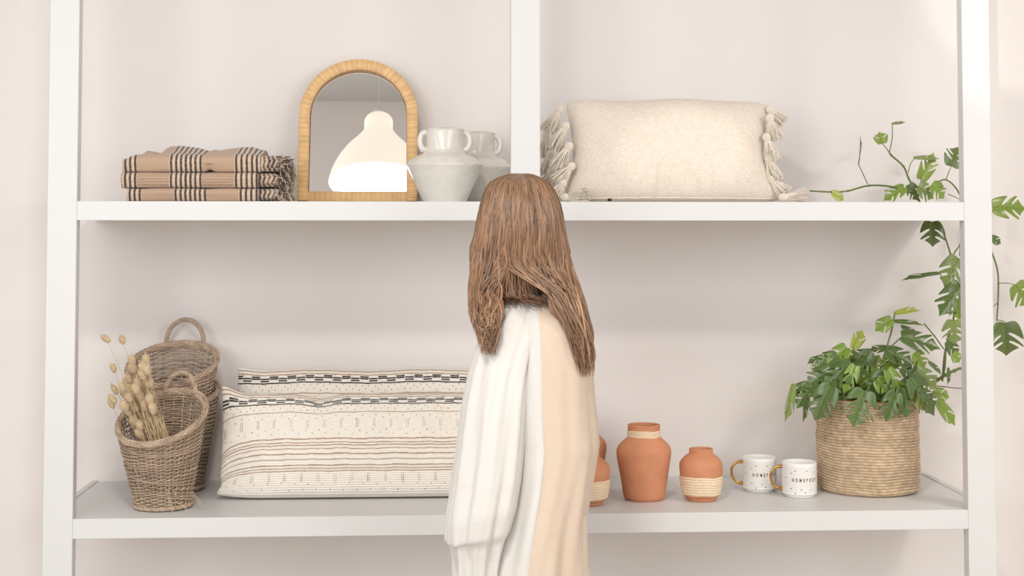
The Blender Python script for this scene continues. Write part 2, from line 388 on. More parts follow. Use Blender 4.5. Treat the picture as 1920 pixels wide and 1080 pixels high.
# centre line: up the left side, arch, down the right side
n1, n2 = 300, 420
x = np.concatenate([np.full(n1, -Rm), -Rm*np.cos(np.linspace(0, PI, n2)), np.full(n1, Rm)])
h = np.concatenate([np.linspace(.004, Hs, n1), Hs+Rm*np.sin(np.linspace(0, PI, n2)), np.linspace(Hs, .004, n1)])
nx = np.concatenate([np.full(n1, -1.), -np.cos(np.linspace(0, PI, n2)), np.full(n1, 1.)]); nh = np.concatenate([np.zeros(n1), np.sin(np.linspace(0, PI, n2)), np.zeros(n1)])
sl = np.concatenate([[0], np.cumsum(np.hypot(np.diff(x), np.diff(h)))])
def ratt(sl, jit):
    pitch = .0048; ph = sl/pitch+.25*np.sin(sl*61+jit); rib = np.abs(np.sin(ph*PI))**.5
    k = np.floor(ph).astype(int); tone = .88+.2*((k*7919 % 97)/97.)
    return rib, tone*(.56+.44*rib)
rib, tone = ratt(sl, 0)
prof = [(-1, -1), (-1, .82), (-.82, 1), (0, 1.03), (.82, 1), (1, .82), (1, -1)]
P = []; C = []
for (a, b) in prof:
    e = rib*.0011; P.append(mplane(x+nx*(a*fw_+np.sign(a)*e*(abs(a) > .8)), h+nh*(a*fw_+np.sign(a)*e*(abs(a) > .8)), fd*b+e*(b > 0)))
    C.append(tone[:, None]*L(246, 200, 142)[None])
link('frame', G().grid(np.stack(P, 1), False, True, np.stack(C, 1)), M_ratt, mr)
xb = np.linspace(-Rm+fw_, Rm-fw_, 420); rib, tone = ratt(xb+1, 2); P = []; C = []
hb0, hb1 = .002, 21*sm
for (a, b) in prof:
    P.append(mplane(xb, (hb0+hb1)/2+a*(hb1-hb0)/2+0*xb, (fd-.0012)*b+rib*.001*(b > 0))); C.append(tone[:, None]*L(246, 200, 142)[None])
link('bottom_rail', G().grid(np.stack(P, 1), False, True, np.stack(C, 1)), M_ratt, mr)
def arch_plate(R, dpt, th_, h0):
    a = np.linspace(0, PI, 64); xx = np.concatenate([[-R], -R*np.cos(a), [R]]); hh = np.concatenate([[h0], Hs+R*np.sin(a), [h0]])
    g = G(); g.fan(mplane(xx, hh, dpt), flip=True); g.fan(mplane(xx, hh, dpt-th_)); g.grid(np.stack([mplane(xx, hh, dpt), mplane(xx, hh, dpt-th_)], 0), False, True); return g
link('mirror_glass', arch_plate(Rm-fw_+.003, -.004, .003, hb1-.004), M_mirror, mr, smooth=False)
link('back_panel', arch_plate(Rm, -.008, .005, .004), M_mback, mr, smooth=False)
a = np.linspace(0, PI, 90); Ri = Rm-fw_+.0005
g = G().tube(np.vstack([mplane(np.full(20, -Ri), np.linspace(hb1, Hs, 20), .003), mplane(-Ri*np.cos(a), Hs+Ri*np.sin(a), .003), mplane(np.full(20, Ri), np.linspace(Hs, hb1, 20), .003)]), .0022, 8)
link('inner_bead', g, M_ratt, mr)

# ------------------------------------------------------------------ pendant lamp (seen in the mirror)
M_shade = mat('opal_glass_shade', (255, 246, 232), .35, var=.01)
b = M_shade.node_tree.nodes['Principled BSDF']; b.inputs['Emission Color'].default_value = (1., .90, .76, 1); b.inputs['Emission Strength'].default_value = .5
M_bulb = mat('glowing_bulb', (255, 250, 240), .4, var=.001)
b = M_bulb.node_tree.nodes['Principled BSDF']; b.inputs['Emission Color'].default_value = (1., .93, .82, 1); b.inputs['Emission Strength'].default_value = 8
M_diff = mat('glowing_opal_diffuser', (255, 250, 240), .4, var=.001)
b = M_diff.node_tree.nodes['Principled BSDF']; b.inputs['Emission Color'].default_value = (1., .95, .86, 1); b.inputs['Emission Strength'].default_value = 1.7
M_brass = mat('brushed_pale_metal', (225, 215, 200), .4, metal=.5, var=.03)
def pendant(loc, Rp, Hp, label, power):
    t = thing('pendant_lamp', loc, label, 'pendant lamp')
    pr = [(.0, 1.03), (.16, 1.02), (.25, .985), (.295, .93), (.30, .86), (.30, .80), (.34, .74), (.47, .63), (.66, .49), (.83, .32), (.94, .16), (.985, .05), (1, 0)]
    out = dens([(a*Rp, b*Hp) for a, b in pr], 5); inn = out[::-1]*np.array([.975, .985])
    inn[:, 0] = np.maximum(inn[:, 0], 0)
    link('shade', G().lathe(np.vstack([out, inn]), loc, 72), M_shade, t)
    link('diffuser', G().lathe([(0, .035*Hp), (Rp*.955, .035*Hp), (Rp*.955, .045*Hp), (0, .045*Hp)], loc, 64), M_diff, t)
    link('cap', G().lathe([(0, Hp*1.03), (.028, Hp*1.03), (.026, Hp*1.09), (.012, Hp*1.14), (0, Hp*1.14)], loc, 32), M_shelf, t)
    L0 = np.array(loc); g = G().tube([L0+(0, 0, Hp*1.12), (loc[0], loc[1], ZC-.03)], .0018, 8); link('cord', g, M_shelf, t)
    link('ceiling_rose', G().lathe([(0, ZC-.03-loc[2]), (.05, ZC-.03-loc[2]), (.06, ZC-.001-loc[2]), (0, ZC-.001-loc[2])], loc, 32), M_brass, t)
    l = bpy.data.lights.new('lamp_light', 'AREA'); l.shape = 'DISK'; l.size = Rp*1.8; l.energy = power; l.color = (1., .94, .86)
    o = bpy.data.objects.new('lamp_light', l); col.objects.link(o); o.location = (loc[0], loc[1], loc[2]+.004); 
    o.parent = t; o.location = (0, 0, .004)
    return t
_n = np.array([0, -math.cos(MIR_A), math.sin(MIR_A)])
_m = at(708, 346, YM+.03); _d = _m-CAM; _d /= np.linalg.norm(_d); _d = _d-2*(_d@_n)*_n
LP = _m+_d*((-2.15-_m[1])/_d[1])
pendant(tuple(LP), .222, .345, 'large glowing opal glass pendant lamp reflected in the arched mirror', 38)
pendant((2.15, -1.25, 2.55), .222, .345, 'second opal glass pendant lamp, beyond the right edge of the view', 18)

# ------------------------------------------------------------------ added unseen spots for the bright patches on cushion and corner
M_can = mat('white_lamp_housing', (235, 233, 230), .4, var=.01)
def added_spot(loc, target, ang, blend, power, color, label):
    t = thing('accent_spotlight', loc, label, 'spotlight'); L0 = np.array(loc); d = np.array(target)-L0; d /= np.linalg.norm(d)
    link('housing', G().tube([L0-d*.10, L0-d*.095, L0-d*.01, L0], [.02, .034, .036, .036], 24, cap=False), M_can, t)
    wall = loc[2] < 2; e = (loc[0], YF, loc[2]) if wall else (loc[0], loc[1], ZC)
    link('mount', G().tube([L0-d*.06, np.array(e)], .009, 10), M_can, t)
    l = bpy.data.lights.new('spot_beam', 'SPOT'); l.spot_size = ang; l.spot_blend = blend; l.energy = power; l.color = color; l.shadow_soft_size = .03
    o = bpy.data.objects.new('spot_beam', l); col.objects.link(o); o.parent = t; o.location = tuple(d*.01); o.rotation_euler = Vector(d).to_track_quat('-Z', 'Y').to_euler()
added_spot((1.9, -2.0, 3.3), tuple(at(1285, 303, .12)), math.radians(6.6), .5, 60, (1., .93, .84), 'white ceiling accent spotlight aimed at the tasselled cushion')
added_spot((-.45, YF+.16, .95), tuple(at(1985, -68, .50)), math.radians(8.2), .12, 190, (1., .96, .88), 'white accent spotlight low on the wall opposite the shelves')

# ------------------------------------------------------------------ pillows
def pillow(W, H, T, n, m, kx, kz, ears=(), wr=0., lean=0., back_n=60, q=.42, fn=None, seed=0.):
    def half(n, m, sgn):
        u = np.sin(np.linspace(-1, 1, n)*PI/2*.93)/math.sin(PI/2*.93); v = np.linspace(-1, 1, m)
        v = np.sin(v*PI/2*.80)/math.sin(PI/2*.80)
        U, V = np.meshgrid(u, v, indexing='ij')
        X = W/2*U*(1-kx*(1-V**2)); Z = H/2*V*(1-kz*(1-U**2))
        for (cu, cv, dx, dz, s2) in ears:
            e = np.exp(-((U-cu)**2*(W/H)**2*.6+(V-cv)**2)/s2); X = X+dx*e; Z = Z+dz*e
        t = T*np.maximum((1-U**4)*(1-V**2), 0)**q
        Y = -sgn*t/2
        edge = np.maximum((1-U**2)*(1-V**2), 0)**.5
        if wr: Y = Y+sgn*-wr*edge*nz(U*7*W/H, V*4, seed)
        if fn is not None: X, Y, Z = fn(U, V, X, Y, Z, sgn)
        return U, V, X, Y, Z
    out = []
    for nn, mm, sgn in ((n, m, 1), (back_n, back_n//2, -1)):
        U, V, X, Y, Z = half(nn, mm, sgn)
        ca, sa = math.cos(lean), math.sin(lean)
        out.append((U, V, X, np.stack([X, Y*ca+Z*sa, Z*ca-Y*sa], -1)))
    return out
def paint(t, X, seed=0, c0=291):
    """woven pattern: t 0 top .. 1 bottom, X metres along the pillow"""
    c = t*760+240; C = np.ones(t.shape+(3,))*L(244, 236, 226)
    rib = .5+.5*np.cos(2*PI*c/15.2); C = C*(1-.07*(1-rib[..., None])**2)
    def put(mask, rgb, k=1.): 
        mk = (np.clip(mask, 0, 1)*k)[..., None]; C[:] = C*(1-mk)+L(*rgb)*mk
    wob = 1.0*np.sin(X*90+seed)+.7*np.sin(X*210+2*seed)
    def line(cc, hw, s=1.4): return (hw+s-np.abs(c-cc-wob))/s
    for i, cc in enumerate((250, 272, 402, 608, 636, 655, 680, 717, 757, 798, 820, 838)):
        put(line(cc, 2.5 if cc not in (717, 798, 608) else 3.1), (160, 128, 104), .95)
        bead = ((X+.013*i) % .034) < .0035
        put(line(cc, 3.2)*bead, (186, 140, 84))
    sg = np.floor(X/.0238); even = (sg % 2 == 0); gap = ((X/.0238) % 1 > .04)
    for cc in (c0, c0+12): put(line(cc, 4.0)*even*gap, (38, 37, 40))
    for cc in (c0+12, c0+27): put(line(cc, 4.0)*(~even)*gap, (38, 37, 40))
    put(line(c0+43, 3.4), (38, 37, 40))
    def dash(ca, cb, sp, off):
        xm = (X+off) % sp; m = (np.abs(xm-.004) < .0008) | (np.abs(xm-.0085) < .0008)
        put(m*((c > ca) & (c < cb) & ((c % 15.2) > 4)), (170, 120, 70), .85)
    dash(266, 284, .0405, .004); dash(458, 526, .042, 0); dash(858, 912, .042, .012)
    for cc, off in ((344, 0), (353, .017), (372, .008), (380, .025), (430, .004), (450, .02), (543, .01), (570, .028), (925, 0), (965, .015)):
        xm = (X+off) % .034; put((np.abs(xm-.004) < .0013)*((np.abs(c-cc-4*np.sin(X*40+cc)) < 3.6)), (176, 126, 72))
    return C
M_woven = mat('cream_woven_cotton', (244, 236, 226), .9, attr=True, var=.03, vscale=60, bump=.5, bscale=700, sheen=.15)
def striped(name, cen, W, H, T, lean, ears, label, seed, fn, c0=291):
    hs = pillow(W, H, T, 900, 300, 0.012, .0, ears, .007, lean, fn=fn, seed=seed); g = G()
    for k, (U, V, X, P) in enumerate(hs):
        t = (1-V)/2*1.02-.01; C = paint(t, U*W/2+3, seed, c0)
        g.grid(P[:, ::-1] if k else P, c=C[:, ::-1] if k else C)
    g.v = [v+np.array(cen) for v in g.v]
    z0 = min(v[:, 2].min() for v in g.v); g.v = [v+np.array((0, 0, ZL+.0006-z0)) for v in g.v]
    return tag(link(name, g, M_woven), label, 'pillow', 'long striped pillows')
def fn_front(U, V, X, Y, Z, s):
    dip = -.011*np.exp(-((U+.38)/.10)**2)*np.clip((V-.1)/.9, 0, 1)**1.5
    Z = Z+dip; Y = Y+.010*np.exp(-((U+.38)/.07)**2)*np.clip(V, 0, 1)**2*(s > 0)
    X = X+np.clip(-U-.5, 0, 1)*.012*np.exp(-((V+.62)/.18)**2)
    Z = Z-.034*np.exp(-(1+U)/.085)*(1-V**2)*(1-.3*V)
    X = X*(1-.016*np.clip(-V, 0, 1)**7); Z = Z*(1-.05*np.abs(U)**16*(V < 0))
    return X, Y-s*.0009*np.cos(2*PI*((1-V)/2*760)/15.2)*(s > 0), Z
def fn_back(U, V, X, Y, Z, s):
    Z = Z+.0025*np.sin(U*9)*(V > 0)*V; return X, Y-.0008*np.cos(2*PI*((1-V)/2*760)/15.2)*(s > 0), Z
pl = at(414, 830, .27); wf = .80
striped('striped_pillow', (pl[0]+wf/2, .262, ZL+.13), wf, .262, .125, math.radians(20),
        [(-1, 1, -.004, .022, .05), (-1, -1, -.006, .004, .12), (1, 1, .004, .012, .05), (1, -1, .009, .004, .12)],
        'long cream pillow with brown stripes and a black woven band, in front of its twin', .4, fn_front)
pl = at(441, 800, .40); wf = .84
striped('striped_pillow', (pl[0]+wf/2, .408, ZL+.15), wf, .306, .11, math.radians(11),
        [(-1, 1, .002, .006, .05), (1, 1, .0, .006, .05)],
        'long cream striped pillow behind its twin, only its top bands showing', 1.9, fn_back, 286)

# cream pillow with tassels
M_linen = linen('cream_slub_linen', (240, 229, 216), (220, 204, 188), .5)
M_pipe = linen('cream_piping', (238, 226, 212), (222, 208, 192), .3)
M_yarn = mat('cream_cotton_yarn', (238, 226, 210), .9, var=.07, vscale=300, sheen=.2)
YC = .20; sc = mpp(YC-.03); cc_ = at(1255, 283, YC); ct = (cc_[0], YC, ZU)
tp = thing('tasselled_cushion', ct, 'cream linen cushion with yarn tassels along both short sides, on the upper shelf', 'pillow')
def fn_c(U, V, X, Y, Z, s):
    # gathers near the bottom seam
    for u0, a in ((-.18, .012), (.08, .008), (.35, .007), (-.5, .005), (.62, .005), (-.34, .004), (.22, .004)):
        Y = Y+a*np.exp(-((U-u0)/.016)**2)*np.clip(-V-.25, 0, 1)*(s > 0)
    Z = Z+.0035*np.sin(U*5.5+1)*np.clip(V, 0, 1)
    X = X*(1-.022*np.abs(V)**9); Z = Z*(1-.05*np.abs(U)**14)
    return X, Y, Z
lean = math.radians(14)
hs = pillow(404*sc, 197*sc/math.cos(lean), .15, 260, 140, .085, .012, [(-1, -1, -.008, .0, .08), (1, -1, .010, 0, .10), (-1, 1, .004, -.004, .05), (1, 1, -.002, -.006, .05)], .004, lean, fn=fn_c, seed=2.2, q=.46)
g = G()
for k, (U, V, X, P) in enumerate(hs): g.grid(P[:, ::-1] if k else P)
sh = np.array([ct[0], YC, 0]); z0 = min(v[:, 2].min() for v in g.v)
g.v = [v+sh+np.array((0, 0, ZU+.0005-z0)) for v in g.v]; link('cover', g, M_linen, tp)
Fm = hs[0][3]+sh+np.array((0, 0, ZU+.0005-z0))
row = Fm[:, 5]; link('zip_seam', G().tube(row+np.array((0, -.001, 0)), .0016, 6), M_pipe, tp)
p = at(1143, 374.6, .12); p[2] = max(p[2], ZU+.004)
M_black = mat('black_label_cloth', (35, 33, 34), .8, var=.05)
link('care_tag', G().box(p-np.array((.005, .0006, .0035)), p+np.array((.005, .0006, .0035)), .0004), M_black, tp)
def tassel(h, e, R=.013, spread=1.7, dens_=105, hr=.0092, seed=0):
    h = np.array(h); e = np.array(e); r = np.random.RandomState(seed); g = G(); d = e-h; Ln = np.linalg.norm(d); d /= Ln
    s1 = np.cross(d, (0, 1, 0.1)); s1 /= np.linalg.norm(s1); s2 = np.cross(d, s1)
    for i in range(dens_):
        a = r.rand()*2*PI; q = math.sqrt(r.rand()); t = np.linspace(0, 1, 6)
        rad = hr*.45+(R*spread*q-hr*.3)*t**.75; wv = .0014*np.sin(t*5+r.rand()*6)*t
        ln = Ln*(.88+.26*r.rand())
        aa = a+.35*(r.rand()-.5)*t
        path = h+np.outer(t*ln, d)+np.outer(rad*np.cos(aa)+wv, s1)+np.outer(rad*np.sin(aa)*.75+wv*.6, s2)
        g.tube(path, .00095, 4, cap=False)
    for i in range(12):   # wound head
        a = i/12*2*PI; t = np.linspace(0, PI, 9)
        path = h-d*hr*.15+np.outer(-np.cos(t)*hr*1.15, d)+np.outer(np.sin(t)*hr*.92*math.cos(a), s1)+np.outer(np.sin(t)*hr*.92*math.sin(a), s2)
        g.tube(path, .0022, 5, cap=False)
    t = np.linspace(0, 2*PI, 20)
    g.tube(h+d*hr*1.0+np.outer(np.cos(t)*hr*.6, s1)+np.outer(np.sin(t)*hr*.6, s2), .0016, 5, closed=False)
    return g
TL = [((240, 130), (140, 320), .17), ((295, 285), (190, 480), .155), ((325, 470), (222, 660), .14), ((345, 655), (222, 790), .135), ((268, 815), (205, 930), .13),
      ((112, 372), (98, 555), .27), ((150, 545), (105, 720), .25), ((160, 705), (120, 830), .24), ((300, 925), (480, 905), .115)]
for k, (a, b, Y) in enumerate(TL):
    pa = at(1000+a[0]/4.906, 180+a[1]/4.906, Y); pb = at(1000+b[0]/4.906, 180+b[1]/4.906, Y+.005)
    if k == 8: pa[2] = ZU+.012; pb[2] = ZU+.013; pb[1] -= .03
    if k in (4, 7): pb[2] = max(pb[2], ZU+.008)
    link('tassel', tassel(pa, pb, R=.0135 if k != 8 else .014, seed=k), M_yarn, tp)
TR = [((1560, 165), (1635, 245), .20), ((1556, 215), (1590, 345), .165), ((1535, 340), (1572, 475), .15), ((1548, 475), (1588, 600), .15), ((1568, 610), (1648, 690), .15), ((1645, 722), (1775, 693), .11)]
for k, (a, b, Y) in enumerate(TR):
    pa = at(990+a[0]/3.4286, 160+a[1]/3.4286, Y); pb = at(990+b[0]/3.4286, 160+b[1]/3.4286, Y)
    if k == 5: pa[2] = ZU+.0125; pb[2] = ZU+.0145; pb[1] -= .012
    link('tassel', tassel(pa, pb, R=.0125, seed=20+k), M_yarn, tp)

# ------------------------------------------------------------------ folded blankets
M_blank = mat('tan_striped_cotton', (208, 176, 150), .95, attr=True, var=.05, vscale=400, bump=.8, bscale=900, sheen=.2)
YBk = .06; TAN = L(192, 162, 138); TAN2 = L(214, 190, 166); DK = L(74, 60, 58)
top_pts = np.array([(228, 300), (240, 292.5), (257, 287), (259, 282), (287, 288), (295, 278), (303, 274), (322, 273.5), (358, 277), (378, 283), (388, 280.5), (398, 282.5), (418, 279), (438, 277), (463, 276), (477, 280.5), (497, 282.5), (517, 288), (524, 300)])
def bl_color(X, s, px, horiz):
    """X in photo px of the stripe scheme; s metres along the profile"""
    C = np.ones(X.shape+(3,))*TAN
    ctr = [(34, 3), (43, 3), (52.5, 3)]; st = [c for c, _ in ctr]+[120, 129.5, 138.5, 147.5, 156.5, 165.5, 175]+[242, 252, 262, 272, 281, 289, 297, 305, 313, 321]
    light = ((X > 29) & (X < 56)) | ((X > 116) & (X < 178)) | (X > 238)
    C = np.where(light[..., None], TAN2, C)
    tex = np.sin(X*2.6+s*1500)*np.sin(s*2100)
    for c in st:
        d = np.abs(X-c+.5*tex); mk = np.clip((2.5-d)/.9, 0, 1); C = C*(1-mk[..., None])+DK*mk[..., None]*(1+.35*tex[..., None])
    if horiz:
        for k in range(8):
            mk = (np.abs(s-.006-.0075*k) < .0009)*(np.sin(X*2.1+k) > -.1)*(~light)*.8
            C = C*(1-mk[..., None])+DK*mk[..., None]
    return np.clip(C, 0.01, 1)
bz = [at(300, y, YBk)[2] for y in (352.5, 322.5)]
def blanket(px0, px1, z0, z1, shift, label, kind):
    x0 = at(px0, 350, YBk)[0]; x1 = at(px1, 350, YBk)[0]; h = z1-z0; D = .27
    root = thing('folded_blanket', ((x0+x1)/2, YBk+D/2, z0), label, 'blanket', 'folded striped blankets')
    nx_ = 330; xs = np.linspace(0, 1, nx_); a = np.linspace(-PI/2, PI/2, 34)
    yb = np.linspace(D, h*.42, 36); prof_y = np.concatenate([yb, h*.42-h*.42*np.cos(a[1:-1]), yb[::-1]]); prof_z = np.concatenate([0*yb, h/2+h/2*np.sin(a[1:-1]), 0*yb+h])
    s = np.concatenate([[0], np.cumsum(np.hypot(np.diff(prof_y), np.diff(prof_z)))]); s0 = s[36]
    X, Yp = np.meshgrid(x0+xs*(x1-x0), prof_y, indexing='ij'); _, Zp = np.meshgrid(xs, prof_z, indexing='ij'); _, S = np.meshgrid(xs, s-s0, indexing='ij')
    tz = Zp/h; px = px0+xs*(px1-px0)
    Z = z0+Zp+.0012*nz(X*40, tz*2, shift)*(tz > .3)-0.0008*np.abs(nz(X*23, Yp*10, 2+shift))*(tz > .5)
    Yw = YBk+Yp+.0022*nz(X*26, tz*3, shift+3)+.0015*np.sin(tz*PI*2)*(Yp < h)
    if kind == 'top':
        tgt = np.array([at(p, np.interp(p, top_pts[:, 0], top_pts[:, 1]), YBk+.13)[2] for p in px]); ex = np.maximum(tgt-(z0+h), 0)
        bmp = np.exp(-((Yp-.13)/.07)**2)*(tz > .98); Z = Z+ex[:, None]*bmp
        lump = np.exp(-((X-at(392, 320, YBk)[0])/.009)**2)*(tz < .45)*(Yp < h*1.2); Z = Z+.006*lump
        # sagging upper front edge to the left and the little dip
        Z = Z-(.010*np.exp(-((px-228)/14.)**2))[:, None]*tz
    C = bl_color(((px-200+shift)[:, None]*np.ones_like(S)), np.abs(S), px, kind == 'middle')
    P = np.stack([X, Yw, Z], -1)
    g = G().grid(P, False, False, C)
    for i, fl in ((0, False), (-1, True)): g.fan(P[i], TAN*.8, fl)
    link('body', g, M_blank, root)
    # gathered short side: wavy nested layers and a fringe
    g = G(); r = np.random.RandomState(abs(int(shift*10))+3)
    for k in range(5):
        q = k/4.; hh = h*(.92-.17*k); cz = z0+h/2; ln = .040+.014*r.rand()+.007*(2-abs(2-k)); y0 = YBk+.006+.012*k
        aa = np.linspace(-PI/2, PI/2, 22); yy = np.concatenate([[.16, .08], .5*hh-.5*hh*np.cos(aa), [.08, .16]]); zz = np.concatenate([[-hh/2, -hh/2], hh/2*np.sin(aa), [hh/2, hh/2]])
        xx = np.linspace(0, ln, 16)
        XX, YY = np.meshgrid(xx, yy, indexing='ij'); _, ZZ = np.meshgrid(xx, zz, indexing='ij'); f = XX/ln
        PP = np.stack([x1-.004+XX+.004*np.sin(ZZ*260+k*2)*f, y0+YY+.022*f**1.6+.004*np.sin(ZZ*420+k*1.3)*f, np.maximum(cz+ZZ*(1+.05*f)+.0035*f*np.sin(YY*150+k*2.1)+.003*f*np.sin(ZZ*300+k), z0+.001)], -1)
        if kind != 'top': PP[..., 2] = np.minimum(PP[..., 2], z1+.001)
        cx = (px1-200+shift)+XX/mpp(YBk); CC = bl_color(cx, np.abs(ZZ), None, False); g.grid(PP, c=CC)
    link('gathered_edge', g, M_blank, root)
    g = G()
    for k in range(110 if kind == 'top' else 70):
        q = r.rand(); zs = z0+h*(.1+.9*q); Y0 = YBk+.02+.10*r.rand(); dr = .014+.022*r.rand(); t = np.linspace(0, 1, 6)
        xs_ = x1+.034+.026*r.rand(); fall = (.012+.03*r.rand())*(1 if kind != 'top' else 1.5)
        if kind == 'top' and k % 5 == 0: fall = -.004
        zc_ = np.maximum(zs-fall*t**1.4+.002*np.sin(t*7+k), max(z0-.03, ZU)+.0015)
        path = np.stack([xs_+dr*np.sin(t*1.5)*.7+.002*np.sin(t*9+k), Y0+.012*t*np.sin(k), zc_], -1)
        g.tube(path, .0010, 4, cap=False, c=(TAN2 if k % 3 else DK)*(.85+.3*r.rand()))
    link('fringe', g, M_blank, root)
    return root
blanket(237, 484, ZU+.0008, bz[0]-.0004, -9, 'folded tan blanket with dark stripes, bottom one of the stack', 'bottom')
blanket(226, 483, bz[0]+.0004, bz[1]-.0004, 0, 'folded tan blanket with dark stripes and dotted rows, middle one of the stack', 'middle')
blanket(228, 487, bz[1]+.0004, at(330, 290, YBk)[2], 0, 'folded rumpled tan blanket with dark stripes, topmost of the stack', 'top')
# ------------------------------------------------------------------ wicker baskets
M_wick = mat('weathered_grey_willow', (176, 150, 124), .7, attr=True, var=.16, vscale=35, bump=.3, bscale=400)
WK = L(194, 170, 147)
def rope(g, path, R, r, turns, strands=3, sides=6, closed=False, seed=0):
    p = np.asarray(path, float); n = len(p); T = (np.roll(p, -1, 0)-np.roll(p, 1, 0)) if closed else np.gradient(p, axis=0)
    T /= np.linalg.norm(T, axis=1)[:, None]; ref = np.array([.13, .1, 1.]) if abs(T[0][2]) < .8 else np.array([0, 1., .1])
    N = np.cross(T, np.cross(ref, T)); N /= np.linalg.norm(N, axis=1)[:, None]; B = np.cross(T, N)
    rr = np.random.RandomState(seed)
    for k in range(strands):
        a = np.linspace(0, turns*2*PI, n, endpoint=not closed)+k*2*PI/strands
        q = p+R*(np.cos(a)[:, None]*N+np.sin(a)[:, None]*B)
        g.tube(q, r*(.9+.2*rr.rand()), sides, c=WK*(.78+.38*rr.rand()), closed=closed, cap=not closed)
def basket(name, cx, cy, z0, rb, rt, Hf, tilt, az, nst, rows, label, handle, lean=(0, 0), seed=0, sy=.92):
    """Hf mean height of the slanted rim, tilt rise from front to back, az direction of the high side; lean tips the whole basket (dx, dy per metre)"""
    loc = (cx, cy, z0); t = thing(name, loc, label, 'basket', 'wicker baskets'); L0 = np.array(loc); r_ = np.random.RandomState(seed)
    def S(th, f, off=0.):
        H = Hf+tilt*np.cos(th-az); z = f*H; R = rb+(rt-rb)*(f**.85)*(z/Hf)**.15+off
        x = R*np.cos(th); y = R*np.sin(th)*sy
        return np.stack([x+lean[0]*z, y+lean[1]*z, z], -1)+L0
    g = G(); tk = np.arange(nst)*2*PI/nst
    for a in tk:
        f = np.linspace(.0, 1, 14); g.tube(S(a+0*f, f), .0021, 5, c=WK*(.75+.25*r_.rand()))
    link('stakes', g, M_wick, t)
    g = G(); n = nst*6; th = np.arange(n)*2*PI/n
    for j in range(rows):
        f = (j+1.1)/(rows+1.2); off = .0040*np.cos(nst/2*th+PI*j)
        P = S(th, f+.0*th, off); P[:, 2] += .0016*np.sin(th*2+j*.7)+.0008*np.sin(th*5+j)
        g.tube(P, (.5*(Hf/(rows+1.2))*.78), 5, c=WK*(.66+.46*r_.rand()), closed=True, flat=.90, ref=(0, 0, 1))
    link('woven_wall', g, M_wick, t)
    g = G(); th = np.linspace(0, 2*PI, 200, endpoint=False)
    rope(g, S(th, .995+0*th), .0056, .0022, 7, 8, 5, True, seed)
    rope(g, S(th, 1.012+0*th, .001), .0046, .0021, -9, 5, 5, True, seed+5)
    link('braided_rim', g, M_wick, t)
    g = G(); rope(g, S(th, .035+0*th, .002), .0028, .0027, 22, 3, 6, True, seed+1)
    rr = np.linspace(0, rb, 12)
    P = np.stack([np.stack([r*np.cos(th), r*np.sin(th)*sy, .004+.0015*np.cos(PI*k)*np.cos(12*th)], -1)+L0 for k, r in enumerate(rr)])
    g.grid(P, False, True, np.broadcast_to(WK*.7, P.shape))
    link('base', g, M_wick, t)
    if handle:
        half, hh, fx, fy = handle; c0 = S(np.array([az]), np.array([1.]))[0]; tang = np.array([-math.sin(az), math.cos(az), 0]); 
        if tang[0] < 0: tang = -tang
        a = np.linspace(-.12*PI, 1.12*PI, 90)
        rad = np.array([math.cos(az), math.sin(az), 0])
        c1 = S(np.array([az]), np.array([1.]))[0]
        path = c1+np.outer(-np.cos(a)*half, tang)+np.outer(np.maximum(np.sin(a), -.4)*hh, np.array([fx, fy, 1.]))
        foot = 1-np.clip(np.sin(a)*3, 0, 1)
        path -= np.outer((half**2/(2*rt))*np.abs(np.cos(a))**2, rad)
        g = G(); rope(g, path, .0040, .0024, 6, 5, 6, False, seed+9)
        for sd in (0, -1):
            c = path[4 if sd == 0 else -5]; q = np.linspace(0, 2*PI*3, 60)
            g.tube(c+np.stack([.0085*np.cos(q), .0085*np.sin(q), np.linspace(-.008, .010, 60)], -1), .0018, 5, c=WK*.8)
        link('handle', g, M_wick, t)
    return t
p = onz(295, 963, ZL); fb = (p[0], p[1]+.075)
basket('wicker_basket', fb[0], fb[1], ZL+.001, .063, .105, .215, .052, math.radians(72), 26, 44, 'grey wicker basket in front, holding the dried grass', (.041, .047, .0, .15), (-.03, .03), 3)
B3x = at(322, 800, .37)[0]
basket('wicker_basket', B3x, .375, ZL+.001, .078, .113, .245, .030, math.radians(75), 26, 48, 'dark wicker basket at the back, under the one nested in it', None, (.02, -.02), 11, sy=.86)
basket('wicker_basket', B3x-.003, .362, ZL+.083, .070, .114, .240, .046, math.radians(80), 26, 46, 'tall-handled wicker basket nested inside another, behind the front one', (.052, .064, 0, -.15), (.012, .03), 17, sy=.82)

# dried bunny tail grass
M_straw = mat('dry_straw', (214, 190, 148), .8, var=.15, vscale=80)
M_head = mat('fluffy_seed_head', (220, 192, 152), .95, attr=True, var=.14, vscale=250, bump=.8, bscale=600, sheen=.5)
heads = [(62, 145), (143, 150), (97, 298), (195, 262), (265, 268), (248, 293), (272, 308), (215, 330), (182, 352), (250, 335), (278, 335), (228, 375), (285, 378), (110, 410), (145, 395), (150, 430), (185, 415), (215, 408), (250, 405), (240, 445), (208, 450), (178, 452), (270, 440), (288, 465), (102, 458), (90, 483), (160, 495), (182, 525), (215, 500), (262, 498), (302, 515), (275, 560), (212, 575), (235, 600), (240, 640), (172, 372), (200, 300)]
Lb = (fb[0], fb[1], ZL+.02)
db = thing('dried_grass_bunch', Lb, 'bunch of dried bunny tail grass with fluffy seed heads, standing in the front wicker basket', 'dried grass')
r_ = np.random.RandomState(5)
